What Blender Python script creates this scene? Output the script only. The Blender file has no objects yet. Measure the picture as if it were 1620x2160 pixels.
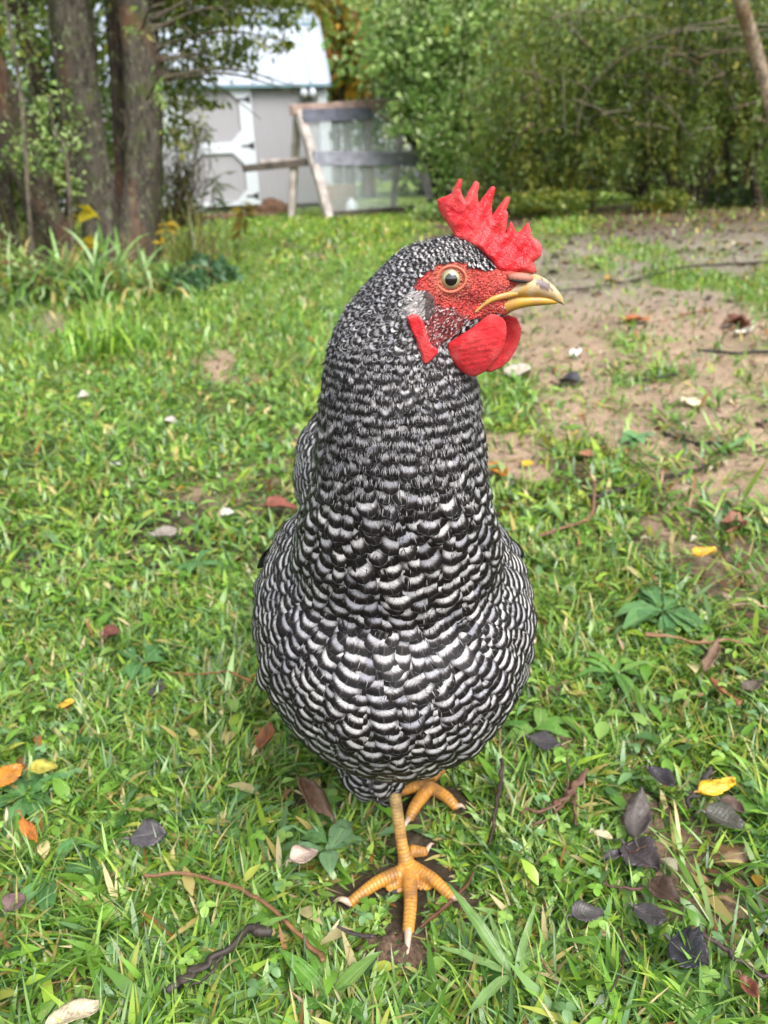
import bpy, math, random
import numpy as np
from mathutils import Vector, Matrix, noise as mnoise
from mathutils.bvhtree import BVHTree
random.seed(7); RNG = np.random.default_rng(11)
SC = bpy.context.scene
COL = SC.collection
# ---------------------------------------------------------------- camera
CAM_H, F_PX, PITCH, ROLL = 0.48, 1663.0, math.radians(23.1), math.radians(2.3)
cam_d = bpy.data.cameras.new('camera'); cam = bpy.data.objects.new('camera', cam_d); COL.objects.link(cam)
cam.location = (0, 0, CAM_H)
ROT = Matrix.Rotation(math.pi/2 - PITCH, 3, 'X') @ Matrix.Rotation(-ROLL, 3, 'Z')
cam.rotation_euler = ROT.to_euler()
cam_d.sensor_fit = 'VERTICAL'; cam_d.sensor_height = 36.0; cam_d.lens = 36.0*F_PX/2160.0
cam_d.clip_start = 0.01; cam_d.clip_end = 400
cam_d.dof.use_dof = True; cam_d.dof.focus_distance = 0.42; cam_d.dof.aperture_fstop = 11.0
SC.camera = cam
RN = np.array(ROT)
def ray(px, py):
    d = RN @ np.array([(px-810)/F_PX, -(py-1080)/F_PX, -1.0]); return d
def P(px, py, Y):
    d = ray(px, py); return np.array([0, 0, CAM_H]) + d*(Y/d[1])
def G(px, py, z=0.0):
    d = ray(px, py); return np.array([0, 0, CAM_H]) + d*((z-CAM_H)/d[2])
# ---------------------------------------------------------------- sky and sun
W = bpy.data.worlds.new('World'); SC.world = W; W.use_nodes = True
nt = W.node_tree; nt.nodes.clear()
SUN_EL, SUN_ROT = math.radians(52), math.radians(150)
sky = nt.nodes.new('ShaderNodeTexSky'); sky.sky_type = 'NISHITA'; sky.sun_disc = False
sky.sun_elevation = SUN_EL; sky.sun_rotation = SUN_ROT; sky.air_density = 1.0; sky.dust_density = 3.0; sky.ozone_density = 1.0
hs = nt.nodes.new('ShaderNodeHueSaturation'); hs.inputs['Saturation'].default_value = 0.30
bg = nt.nodes.new('ShaderNodeBackground'); bg.inputs['Strength'].default_value = 0.14
wo = nt.nodes.new('ShaderNodeOutputWorld')
nt.links.new(sky.outputs[0], hs.inputs['Color']); nt.links.new(hs.outputs[0], bg.inputs['Color']); nt.links.new(bg.outputs[0], wo.inputs['Surface'])
sun_d = bpy.data.lights.new('sun', 'SUN'); sun_d.energy = 1.4; sun_d.angle = math.radians(42); sun_d.color = (1, .97, .92)
sun = bpy.data.objects.new('sun', sun_d); COL.objects.link(sun)
# light from high, behind the camera and to its right
sdir = Vector((math.sin(SUN_ROT)*math.cos(SUN_EL), math.cos(SUN_ROT)*math.cos(SUN_EL), math.sin(SUN_EL)))
sun.rotation_euler = sdir.to_track_quat('Z', 'Y').to_euler()
SC.view_settings.view_transform = 'Standard'; SC.view_settings.look = 'None'
SC.view_settings.exposure = 1.30; SC.view_settings.gamma = 1.0
SC.render.engine = 'CYCLES'
cy = SC.cycles; cy.max_bounces = 6; cy.diffuse_bounces = 3; cy.glossy_bounces = 2; cy.transmission_bounces = 4; cy.transparent_max_bounces = 8
cy.caustics_reflective = False; cy.caustics_refractive = False; cy.use_denoising = True
# ---------------------------------------------------------------- helpers
def srgb(r, g, b):
    f = lambda c: ((c/255+.055)/1.055)**2.4 if c/255 > .04045 else c/255/12.92
    return (f(r), f(g), f(b))
def tag(o, label=None, cat=None, group=None, kind=None):
    if label: o['label'] = label
    if cat: o['category'] = cat
    if group: o['group'] = group
    if kind: o['kind'] = kind
    return o
def empty(name, loc=(0, 0, 0), **k):
    o = bpy.data.objects.new(name, None); COL.objects.link(o); o.location = loc; o.empty_display_size = .05
    bpy.context.view_layer.update() if False else None
    return tag(o, **k)
def mk(name, V, faces, mat=None, parent=None, col=None, uv=None, uv2=None, smooth=True, mats=None, midx=None, org=None):
    """faces: array (F,k) or list of arrays"""
    V = np.asarray(V, dtype=np.float64)
    if parent is not None: V = V - np.array(parent_world(parent))
    if org is not None: V = V - np.asarray(org)
    me = bpy.data.meshes.new(name)
    if isinstance(faces, np.ndarray): faces = [faces]
    faces = [np.asarray(f, dtype=np.int32) for f in faces if len(f)]
    nl = sum(f.size for f in faces); nf = sum(len(f) for f in faces)
    me.vertices.add(len(V)); me.vertices.foreach_set('co', V.astype(np.float32).ravel())
    me.loops.add(nl); me.polygons.add(nf)
    li = np.concatenate([f.ravel() for f in faces]); me.loops.foreach_set('vertex_index', li)
    tot = np.concatenate([np.full(len(f), f.shape[1], dtype=np.int32) for f in faces])
    st = np.concatenate([[0], np.cumsum(tot)[:-1]]).astype(np.int32)
    me.polygons.foreach_set('loop_start', st)
    try: me.polygons.foreach_set('loop_total', tot)
    except Exception: pass
    me.polygons.foreach_set('use_smooth', np.full(nf, smooth, dtype=bool))
    me.update(calc_edges=True)
    if col is not None:
        a = me.color_attributes.new('Col', 'FLOAT_COLOR', 'POINT')
        c = np.ones((len(V), 4), dtype=np.float32); c[:, :3] = np.asarray(col); a.data.foreach_set('color', c.ravel())
    for nm, u in (('UVMap', uv), ('UV2', uv2)):
        if u is not None:
            l = me.uv_layers.new(name=nm); l.data.foreach_set('uv', np.asarray(u, dtype=np.float32)[li].ravel())
    for m in (mats or ([mat] if mat else [])): me.materials.append(m)
    if midx is not None: me.polygons.foreach_set('material_index', np.asarray(midx, dtype=np.int32))
    o = bpy.data.objects.new(name, me); COL.objects.link(o)
    if parent is not None: o.parent = parent
    if org is not None: o.location = [float(q) for q in org]
    return o
def parent_world(p):
    v = np.zeros(3)
    while p is not None: v = v + np.array(p.location); p = p.parent
    return v
class Acc:
    """collects pieces into one mesh"""
    def __init__(s): s.V = []; s.F = {}; s.n = 0; s.C = []; s.U = []; s.U2 = []
    def add(s, V, F, c=(.5, .5, .5), uv=None, uv2=None):
        V = np.asarray(V, float); 
        s.V.append(V)
        for f in (F if isinstance(F, list) else [F]):
            f = np.asarray(f, np.int64)
            if len(f): s.F.setdefault(f.shape[1], []).append(f+s.n)
        c = np.asarray(c, float); s.C.append(np.broadcast_to(c, (len(V), 3)) if c.ndim == 1 else c)
        s.U.append(uv if uv is not None else np.zeros((len(V), 2))); s.U2.append(uv2 if uv2 is not None else np.zeros((len(V), 2)))
        s.n += len(V)
    def build(s, name, mat, parent=None, **k):
        return mk(name, np.concatenate(s.V), [np.concatenate(f) for f in s.F.values()], mat, parent,
                  col=np.concatenate(s.C), uv=np.concatenate(s.U), uv2=np.concatenate(s.U2), **k)
def unit(v): v = np.asarray(v, float); return v/(np.linalg.norm(v, axis=-1, keepdims=True)+1e-12)
BOXV = np.array([[x, y, z] for z in (-1, 1) for y in (-1, 1) for x in (-1, 1)], float)
def box(c, s, R=None, bev=0.0):
    """bevelled box: centre, full sizes"""
    s = np.asarray(s, float)/2; b = bev if bev else min(s)*.12
    V = []; idx = {}
    for i, sg in enumerate(BOXV):
        for ax in range(3):
            v = sg*s; 
            for k in range(3):
                if k != ax: v[k] -= sg[k]*b
            idx[(i, ax)] = len(V); V.append(v)
    F4 = []; F3 = []
    def ii(x, y, z): return (1 if x > 0 else 0)+(2 if y > 0 else 0)+(4 if z > 0 else 0)
    for ax in range(3):
        for sg in (-1, 1):
            q = []
            for (a, c2) in ((-1, -1), (1, -1), (1, 1), (-1, 1)):
                t = [0, 0, 0]; t[ax] = sg; o = [k for k in range(3) if k != ax]; t[o[0]] = a; t[o[1]] = c2
                q.append(idx[(ii(*t), ax)])
            F4.append(q)
    for i, sg in enumerate(BOXV): F3.append([idx[(i, 0)], idx[(i, 1)], idx[(i, 2)]])
    for ax in range(3):
        o = [k for k in range(3) if k != ax]
        for a in (-1, 1):
            for c2 in (-1, 1):
                t0 = [0, 0, 0]; t1 = [0, 0, 0]; t0[ax] = -1; t1[ax] = 1
                for t in (t0, t1): t[o[0]] = a; t[o[1]] = c2
                i0, i1 = ii(*t0), ii(*t1)
                F4.append([idx[(i0, o[0])], idx[(i0, o[1])], idx[(i1, o[1])], idx[(i1, o[0])]])
    V = np.array(V); F4 = np.array(F4); F3 = np.array(F3)
    # orient outwards
    def fix(F):
        for k in range(len(F)):
            p = V[F[k]]; n = np.cross(p[1]-p[0], p[2]-p[0])
            if n @ p.mean(0) < 0: F[k] = F[k][::-1]
    fix(F4); fix(F3)
    if R is not None: V = V @ np.asarray(R).T
    return V+np.asarray(c), [F4, F3]
def beam(a, b, w, h, up=(0, 0, 1)):
    a = np.asarray(a, float); b = np.asarray(b, float); x = unit(b-a); u = np.asarray(up, float)
    y = unit(np.cross(u, x)); z = np.cross(x, y)
    return box((a+b)/2, (np.linalg.norm(b-a), w, h), np.stack([x, y, z], 1), bev=min(w, h)*.08)
def spline(pts, n):
    pts = np.asarray(pts, float); m = len(pts)
    if m == 2: t = np.linspace(0, 1, n)[:, None]; return pts[0]*(1-t)+pts[1]*t
    e = np.vstack([2*pts[0]-pts[1], pts, 2*pts[-1]-pts[-2]])
    out = []
    for t in np.linspace(0, m-1-1e-9, n):
        i = int(t); f = t-i; p0, p1, p2, p3 = e[i:i+4]
        out.append(.5*((2*p1)+(-p0+p2)*f+(2*p0-5*p1+4*p2-p3)*f*f+(-p0+3*p1-3*p2+p3)*f**3))
    return np.array(out)
def tube(pts, radii, n=8, seg=None, cap=True, rough=0.0, seed=0, uvs=1.0):
    """tapered tube along spline, returns V,F,uv"""
    pts = np.asarray(pts, float); radii = np.asarray(radii, float)
    seg = seg or max(2, (len(pts)-1)*4+1)
    C = spline(pts, seg); R = spline(radii[:, None], seg)[:, 0] if len(radii) > 2 else np.linspace(radii[0], radii[-1], seg)
    T = unit(np.gradient(C, axis=0)); ref = np.array([0., 0, 1.]) if abs(T[0][2]) < .8 else np.array([1., 0, 0])
    N = unit(np.cross(T[0], ref)); Ns = [N]
    for i in range(1, seg): N = unit(Ns[-1]-T[i]*(Ns[-1] @ T[i])); Ns.append(N)
    Ns = np.array(Ns); B = np.cross(T, Ns); a = np.linspace(0, 2*np.pi, n, endpoint=False)
    rr = np.repeat(R[:, None], n, 1)
    if rough:
        r = np.random.default_rng(seed); fr = r.random((5, 3))
        L = np.linspace(0, 1, seg)[:, None]
        d = sum(np.sin(a[None]*(k+2)+6.28*fr[k, 0]+L*(3+9*fr[k, 1]))*fr[k, 2]/(1+.5*k) for k in range(5))
        rr = rr*(1+rough*d+rough*.5*(r.random((seg, n))-.5))
    V = C[:, None]+rr[..., None]*(np.cos(a)[None, :, None]*Ns[:, None]+np.sin(a)[None, :, None]*B[:, None])
    V = V.reshape(-1, 3); i = np.arange(seg-1)[:, None]*n; j = np.arange(n)[None]; k = (j+1) % n
    F = np.stack([i+j, i+k, i+n+k, i+n+j], -1).reshape(-1, 4)
    ll = np.concatenate([[0], np.cumsum(np.linalg.norm(np.diff(C, axis=0), axis=1))])
    uv = np.stack([np.repeat(a[None]/6.283, seg, 0).ravel(), np.repeat(ll[:, None]*uvs, n, 1).ravel()], 1)
    Fs = [F]
    if cap:
        V = np.vstack([V, C[0]-T[0]*R[0]*.3, C[-1]+T[-1]*R[-1]*.6]); uv = np.vstack([uv, [0, 0], [0, ll[-1]*uvs]])
        c0, c1 = seg*n, seg*n+1; jj = np.arange(n); kk = (jj+1) % n
        Fs.append(np.concatenate([np.stack([kk, jj, np.full(n, c0)], 1), np.stack([(seg-1)*n+jj, (seg-1)*n+kk, np.full(n, c1)], 1)]))
    return V, Fs, uv
def ellipsoid(c, r, n=24, R=None):
    u = np.linspace(0, 2*np.pi, n, endpoint=False); v = np.linspace(0, np.pi, n//2+1)[1:-1]
    V = np.stack([np.outer(np.sin(v), np.cos(u)), np.outer(np.sin(v), np.sin(u)), np.repeat(np.cos(v)[:, None], n, 1)], -1).reshape(-1, 3)
    V = np.vstack([V, [0, 0, 1], [0, 0, -1]])*np.asarray(r)
    m = len(v); i = np.arange(m-1)[:, None]*n; j = np.arange(n)[None]; k = (j+1) % n
    F4 = np.stack([i+j, i+n+j, i+n+k, i+k], -1).reshape(-1, 4); jj = np.arange(n); kk = (jj+1) % n
    F3 = np.concatenate([np.stack([jj, kk, np.full(n, m*n)], 1), np.stack([(m-1)*n+kk, (m-1)*n+jj, np.full(n, m*n+1)], 1)])
    if R is not None: V = V @ np.asarray(R).T
    return V+np.asarray(c), [F4, F3]
def sm(a, b, x): t = np.clip((np.asarray(x, float)-a)/(b-a), 0, 1); return t*t*(3-2*t)
_perm = np.random.default_rng(5).random((256, 256))
def vn(x, y, s=1.0, seed=0):
    """smooth value noise 0..1"""
    x = np.asarray(x, float)*s+seed*17.3+100; y = np.asarray(y, float)*s+seed*9.1+100
    xi = np.floor(x).astype(int); yi = np.floor(y).astype(int); fx = x-xi; fy = y-yi
    fx = fx*fx*(3-2*fx); fy = fy*fy*(3-2*fy); g = lambda a, b: _perm[a % 256, b % 256]
    return (g(xi, yi)*(1-fx)+g(xi+1, yi)*fx)*(1-fy)+(g(xi, yi+1)*(1-fx)+g(xi+1, yi+1)*fx)*fy
def fbm(x, y, s=1.0, seed=0, o=3): return sum(vn(x, y, s*2**k, seed+k*3)/2**k for k in range(o))/sum(1/2**k for k in range(o))
# ---------------------------------------------------------------- materials
class NT:
    def __init__(s, name):
        s.m = bpy.data.materials.new(name); s.m.use_nodes = True; s.t = s.m.node_tree; s.t.nodes.clear()
        s.out = s.t.nodes.new('ShaderNodeOutputMaterial')
    def n(s, ty, ins=None, **props):
        nd = s.t.nodes.new(ty)
        for k, v in props.items(): setattr(nd, k, v)
        for k, v in (ins or {}).items():
            if isinstance(v, bpy.types.NodeSocket): s.t.links.new(v, nd.inputs[k])
            else: nd.inputs[k].default_value = v
        return nd
    def math(s, op, a, b=0.0, c=None, clamp=False):
        d = {0: a, 1: b}
        if c is not None: d[2] = c
        return s.n('ShaderNodeMath', d, operation=op, use_clamp=clamp).outputs[0]
    def mix(s, fac, a, b, blend='MIX'):
        nd = s.n('ShaderNodeMix', {0: fac}, data_type='RGBA', blend_type=blend)
        for k, v in ((6, a), (7, b)):
            if isinstance(v, bpy.types.NodeSocket): s.t.links.new(v, nd.inputs[k])
            else: nd.inputs[k].default_value = (*v, 1) if len(v) == 3 else v
        return nd.outputs[2]
    def noise(s, vec=None, scale=5, detail=3, rough=.5, dist=0.0):
        d = {'Scale': scale, 'Detail': detail, 'Roughness': rough, 'Distortion': dist}
        if vec is not None: d['Vector'] = vec
        return s.n('ShaderNodeTexNoise', d).outputs[0]
    def ramp(s, x, a, b): return s.n('ShaderNodeMapRange', {0: x, 1: a, 2: b, 3: 0., 4: 1.}, clamp=True, interpolation_type='SMOOTHSTEP').outputs[0]
    def geo(s): return s.n('ShaderNodeNewGeometry')
    def pos(s, sc=(1, 1, 1)):
        o = s.n('ShaderNodeTexCoord').outputs['Object']
        return s.n('ShaderNodeMapping', {0: o, 3: sc}).outputs[0]
    def col(s): return s.n('ShaderNodeAttribute', attribute_name='Col').outputs['Color']
    def bump(s, h, strength=.5, dist=.001): return s.n('ShaderNodeBump', {'Strength': strength, 'Distance': dist, 'Height': h}).outputs[0]
    def bsdf(s, base, rough=.5, nrm=None, spec=.5, transl=0.0, tcol=None, **k):
        d = {'Base Color': base if isinstance(base, bpy.types.NodeSocket) else (*base, 1), 'Roughness': rough, 'Specular IOR Level': spec}
        d.update(k)
        if nrm is not None: d['Normal'] = nrm
        sh = s.n('ShaderNodeBsdfPrincipled', d).outputs[0]
        if transl:
            tr = s.n('ShaderNodeBsdfTranslucent', {'Color': tcol if tcol is not None else d['Base Color']}).outputs[0]
            sh = s.n('ShaderNodeMixShader', {0: transl, 1: sh, 2: tr}).outputs[0]
        s.t.links.new(sh, s.out.inputs['Surface']); return s.m
def M_leaf(name, rough=.45, transl=.35, spec=.5, nscale=60):
    t = NT(name); n = t.noise(t.pos(), nscale, 3); c = t.mix(t.math('MULTIPLY', n, .55), t.col(), (0, 0, 0), 'MIX')
    c2 = t.mix(n, c, t.col()); return t.bsdf(c2, rough, spec=spec, transl=transl)
def M_wood(name, c1, c2, sc=(3, 3, 30), rough=.7, bump=.4, bd=.002):
    t = NT(name); p = t.pos(sc); n = t.noise(p, 1.0, 5, .6); c = t.mix(t.ramp(n, .3, .7), c1, c2)
    return t.bsdf(c, rough, t.bump(n, bump, bd), spec=.3)
def M_plain(name, c, rough=.5, var=.15, sc=20, **k):
    t = NT(name); n = t.noise(t.pos(), sc, 4); dk = tuple(x*(1-var*2) for x in c)
    return t.bsdf(t.mix(n, c, dk), rough, t.bump(n, .2, .001), **k)
MAT = {}
MAT['grass'] = M_leaf('grass_blade', .30, .32, .6, 90)
MAT['leaf'] = M_leaf('tree_leaf', .34, .42, .6, 12)
MAT['dry'] = M_leaf('dry_leaf', .55, .12, .4, 150)
t = NT('bark'); p = t.pos((12, 12, 3.4)); n = t.noise(p, 3.6, 8, .72, .9); n2 = t.noise(t.pos(), 9, 4, .6)
li = t.noise(t.pos((1, 1, .7)), 30, 5, .7); c = t.mix(t.ramp(n, .35, .62), t.mix(1.0, t.col(), (.22, .22, .22), 'MULTIPLY'), t.mix(1.0, t.col(), (1.25, 1.2, 1.15), 'MULTIPLY'))
c = t.mix(t.math('MULTIPLY', t.ramp(li, .56, .63), .7), c, srgb(136, 146, 108)); c = t.mix(t.math('MULTIPLY', t.ramp(n2, .52, .7), .6), c, srgb(84, 96, 44)); n5 = t.noise(t.pos((1, 1, .4)), 5, 3); c = t.mix(t.math('MULTIPLY', t.ramp(n5, .55, .68), .45), c, srgb(128, 86, 66))
MAT['bark'] = t.bsdf(c, .85, t.bump(n, .8, .02), spec=.2)
MAT['twig'] = M_wood('twig_bark', (.6, .6, .6), (.2, .2, .2), (30, 30, 30))
t = NT('twig_wood'); n = t.noise(t.pos(), 140, 4); MAT['twig'] = t.bsdf(t.mix(t.math('MULTIPLY', n, .8), t.col(), (.01, .008, .006)), .6, t.bump(n, .6, .001), spec=.4)
# ================================================================ ground
BLOBS = [(1180, 565, .95, .95, 1.), (1330, 640, .7, .6, .9), (1450, 710, .75, .7, 1.05), (1560, 850, .42, .34, 1.), (1560, 500, 3.0, 2.2, 1.1), (1480, 452, 3.6, 3.0, 1.15), (1200, 455, 2.0, 1.6, .9), (1250, 800, .28, .25, .62), (1380, 490, 2.2, 2.0, 1.05),
         (1590, 1010, .16, .16, .6), (1560, 1560, .09, .10, .62), (1590, 1740, .06, .07, .55), (1330, 1480, .05, .05, .5), (1120, 860, .18, .22, .5), (960, 500, 1.2, .5, .35), (1450, 1050, .3, .18, .55), (1500, 1260, .14, .1, .5), (1560, 1900, .06, .07, .6), (1430, 1130, .22, .16, .60), (1480, 1500, .12, .10, .58), (1450, 1780, .09, .09, .60), (1570, 1250, .12, .18, .68), (1250, 1000, .2, .2, .5), (1380, 905, .35, .2, .62), (1160, 930, .2, .14, .55), (1330, 1560, .08, .06, .5), (860, 2020, .02, .02, .9), (1200, 520, 1.4, 1.0, .9)]
BL = [(G(px, py)[0], G(px, py)[1], rx, ry, w) for px, py, rx, ry, w in BLOBS]
def dirt(x, y):
    m = np.zeros(np.shape(x))
    for bx, by, rx, ry, w in BL:
        d = np.sqrt(((x-bx)/rx)**2+((y-by)/ry)**2); m = np.maximum(m, w*(1-sm(.45, 1.25, d)))
    n = fbm(x, y, 6/(.5+.4*np.abs(y)), 3, 4)
    return np.clip(sm(.28, .72, m*.84+(n-.5)*2.1), 0, 1)
def gz(x, y):
    return (fbm(x, y, 9, 1, 3)-.5)*.016+(fbm(x, y, 45, 2, 2)-.5)*(.006+.012*sm(.15, .5, x)*sm(.6, 1., y))*(1-sm(2.5, 5, y))
ys = np.concatenate([np.linspace(-3, .1, 24)[:-1], .1+(np.exp(np.linspace(0, math.log(161), 420))-1)*.5])
sj = np.linspace(-1, 1, 361); sj = sj*(.55+.45*sj*sj)*1.25
X = sj[None]*(np.abs(ys)[:, None]+.5); Y = np.repeat(ys[:, None], len(sj), 1)
D = dirt(X, Y); Z = gz(X, Y)
V = np.stack([X, Y, Z], -1).reshape(-1, 3); n = len(sj); i = np.arange(len(ys)-1)[:, None]*n; j = np.arange(n-1)[None]
F = np.stack([i+j, i+j+1, i+n+j+1, i+n+j], -1).reshape(-1, 4)
soil = np.array(srgb(66, 56, 40)); sand = np.array(srgb(188, 160, 134)); grey = np.array(srgb(156, 144, 130)); litter = np.array(srgb(104, 84, 66)); green = np.array(srgb(120, 150, 56))
far = sm(.9, 3.0, Y)[..., None]
base = soil*(1-far)+green*far
s2 = sm(5.0, 7.5, Y)[..., None]; s1 = sm(2.2, 3.8, Y)[..., None]; near = (1-sm(.7, 1.3, Y))[..., None]
dc = sand*(1-s1)+grey*s1; dc = dc*(1-s2)+litter*s2; moss = (sm(.45, .75, fbm(X, Y, 3.5, 51, 4))*.55*(1-s2[..., 0]*.5))[..., None]; dc = dc*(1-moss)+np.array(srgb(112, 112, 66))*moss; dc = dc*(1-near)+np.array(srgb(128, 106, 84))*near
C = base*(1-D[..., None])+dc*D[..., None]
C = C*(.62+.5*fbm(X, Y, 22, 9, 3))[..., None]
t = NT('ground_soil'); p = t.pos(); n1 = t.noise(p, 160, 5, .7); n2 = t.noise(p, 28, 4, .6)
c = t.mix(t.math('MULTIPLY', t.ramp(n1, .35, .75), .75), t.col(), (.035, .026, .018)); c = t.mix(t.math('MULTIPLY', t.ramp(n2, .5, .8), .4), c, srgb(170, 150, 125))
MAT['ground'] = t.bsdf(c, .8, t.bump(t.math('ADD', n1, t.math('MULTIPLY', n2, 2)), .9, .004), spec=.3)
o = mk('ground', V, F, MAT['ground'], col=C.reshape(-1, 3)); tag(o, kind='structure')
del X, Y, Z, D, C
# ---------------------------------------------------------------- fallen leaves: where they lie (photo x, y, length, width, direction, colour, label, curl)
FL = [
 (312, 1765, 84, 50, 10, (84, 80, 84), 'dark grey curled leaf lying in the grass left of the hen foot', .5),
 (1515, 1650, 88, 36, 18, (232, 178, 40), 'bright yellow leaf lying against a dark stick at the right', .2),
 (1345, 1722, 104, 62, 85, (96, 88, 84), 'large grey veined leaf standing above the ruffled purple leaf', .5),
 (1352, 1808, 95, 66, -35, (66, 58, 60), 'ruffled dark purple grey leaf at right below the veined grey leaf', .9),
 (1402, 1880, 85, 44, -40, (78, 60, 48), 'brown wrinkled leaf lying below the ruffled purple leaf', .6),
 (1240, 1925, 72, 44, 5, (84, 80, 80), 'small notched grey leaf alone in grass right of the front toes', .4),
 (1372, 1922, 84, 42, -20, (62, 58, 58), 'flat dark ribbed leaf just under the brown wrinkled leaf', .3),
 (1452, 2012, 104, 82, -30, (40, 41, 46), 'shiny blue black cupped leaf near the bottom right', .8),
 (1530, 1722, 92, 52, -12, (74, 74, 64), 'mottled dark leaf below the bright yellow leaf', .4),
 (1395, 1640, 70, 40, -30, (50, 46, 50), 'nearly black leaf between the grey veined leaf and the dark stick', .4),
 (1272, 1763, 44, 18, -12, (214, 196, 160), 'small cream leaf left of the large grey veined leaf', .2),
 (1297, 1806, 42, 22, 20, (70, 62, 66), 'small dark leaf touching the left of the ruffled purple leaf', .3),
 (1486, 1172, 50, 24, 12, (226, 176, 50), 'yellow curled leaf on muddy grass beside the hen breast at far right', .5),
 (1113, 976, 24, 12, 10, (226, 176, 40), 'tiny yellow leaf right of the hen neck', .2),
 (1045, 994, 56, 26, -15, (176, 116, 40), 'orange brown leaf touching the right side of the hen neck', .6),
 (152, 2134, 132, 54, 25, (206, 190, 158), 'large cream dead leaf at the bottom left corner', .3),
 (22, 1636, 70, 40, 35, (196, 128, 40), 'orange brown curled leaf at the left edge', .6),
 (92, 1618, 60, 24, 5, (180, 170, 70), 'yellow green leaf beside the orange leaf at the left edge', .3),
 (62, 1756, 62, 30, -60, (200, 122, 50), 'orange and yellow curled leaf at lower left', .8),
 (592, 1063, 70, 24, -5, (134, 76, 60), 'reddish brown leaf left of the hen shoulder', .5),
 (642, 1806, 64, 40, 20, (196, 172, 156), 'pale pinkish leaf beside the broad green leaf left of the hen leg', .3),
 (668, 1688, 120, 40, -50, (120, 92, 72), 'long brown leaf under the left side of the hen', .3),
 (232, 1332, 40, 26, 10, (110, 64, 50), 'small rusty brown leaf in the mid left grass', .4),
 (140, 1476, 34, 14, 20, (226, 174, 50), 'small yellow leaf in the grass near the left edge', .3),
 (242, 978, 24, 14, 20, (226, 222, 214), 'small white leaf on the mossy patch at left', .2),
 (345, 1118, 60, 22, 15, (150, 140, 130), 'pale grey crumpled leaf in the lawn left of the hen', .7),
 (481, 1081, 26, 14, 15, (214, 210, 200), 'small whitish oval leaf left of the reddish brown leaf', .2),
 (32, 1902, 52, 44, 40, (120, 96, 92), 'brownish pink leaf at the lower left edge', .4),
 (330, 1440, 42, 24, 60, (74, 72, 78), 'narrow dark grey leaf in the grass at middle left', .3),
 (1150, 1562, 74, 38, -10, (64, 60, 62), 'dark leaf in the grass just right of the hen belly', .4),
 (1458, 845, 52, 9, -3, (214, 204, 170), 'thin pale curled strip on the dirt at right', .3),
 (1094, 790, 54, 20, 8, (190, 180, 164), 'pale leaf on the bare ground right of the wattles', .4),
 (1216, 745, 20, 14, 30, (226, 222, 212), 'small white leaf on the dirt right of the wattles', .2),
 (1202, 804, 42, 18, -10, (60, 60, 66), 'small dark leaf behind the pale leaf right of the neck', .5),
 (560, 1560, 66, 36, 70, (150, 96, 56), 'rusty torn leaf in the grass left of the hen belly', .7),
 (1545, 1690, 60, 30, -25, (96, 76, 66), 'muddy brown leaf right of the mottled dark leaf', .4),
 (175, 835, 26, 10, 5, (214, 206, 190), 'tiny pale leaf in the far left lawn', .2),
 (360, 886, 30, 11, 5, (200, 186, 180), 'tiny pinkish leaf in the middle of the far lawn', .2),
 (1340, 675, 60, 12, 5, (170, 104, 60), 'orange brown leaf on the dirt near a long twig', .3),
 (1555, 687, 60, 16, 0, (110, 66, 48), 'dark rusty leaf on the dirt at the right edge', .4),
 (1570, 702, 26, 12, -10, (222, 214, 196), 'small cream leaf just below the dark rusty leaf', .2),
 (1105, 1350, 56, 20, 8, (196, 176, 146), 'pale tan leaf touching the right side of the hen breast', .3),
 (1500, 1385, 66, 30, 60, (130, 104, 84), 'brown folded leaf right of the leafy rosettes', .5),
 (1550, 1100, 52, 22, -10, (150, 100, 78), 'reddish tan leaf at the right edge in muddy grass', .1),
 (1235, 962, 34, 12, -10, (176, 124, 90), 'tan leaf on the dirt above the curved orange twig', .3),
 (1590, 1440, 50, 28, 30, (96, 84, 72), 'dull brown leaf at the right edge near bare soil', .4),
 (1580, 2080, 60, 32, -50, (120, 70, 52), 'rusty red leaf at the bottom right edge', .5)]
FLP = [(G(q[0], q[1])[:2], .5*np.linalg.norm(G(q[0]+q[2]*math.cos(math.radians(q[4]))/2, q[1]-q[2]*math.sin(math.radians(q[4]))/2)-G(q[0]-q[2]*math.cos(math.radians(q[4]))/2, q[1]+q[2]*math.sin(math.radians(q[4]))/2))) for q in FL if q[1] > 900]
def leafdist(x, y):
    d = np.full(np.shape(x), 9.)
    for c, L in FLP: d = np.minimum(d, np.hypot(x-c[0], y-c[1])/L)
    return d
# ---------------------------------------------------------------- grass
FOOT = [((838, 1842), (712, 1908)), ((867, 1835), (861, 2015)), ((872, 1822), (978, 1908)), ((905, 1650), (980, 1715)), ((885, 1690), (862, 1740)), ((857, 1740), (862, 1830)), ((870, 1793), (905, 1800))]
FS = [(G(*a)[:2], G(*b)[:2]) for a, b in FOOT]
def footdist(x, y):
    d = np.full(np.shape(x), 9.)
    for a, b in FS:
        ab = b-a; tt = np.clip(((x-a[0])*ab[0]+(y-a[1])*ab[1])/(ab @ ab), 0, 1)
        d = np.minimum(d, np.hypot(x-a[0]-tt*ab[0], y-a[1]-tt*ab[1]))
    return d
GC = [np.array(srgb(*c)) for c in ((104, 152, 50), (130, 178, 66), (160, 200, 98), (72, 112, 50), (168, 202, 70), (130, 172, 110), (176, 184, 80), (200, 184, 112), (222, 206, 150), (166, 118, 62))]
GP = np.array([.17, .21, .16, .10, .11, .10, .06, .045, .03, .015])
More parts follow.
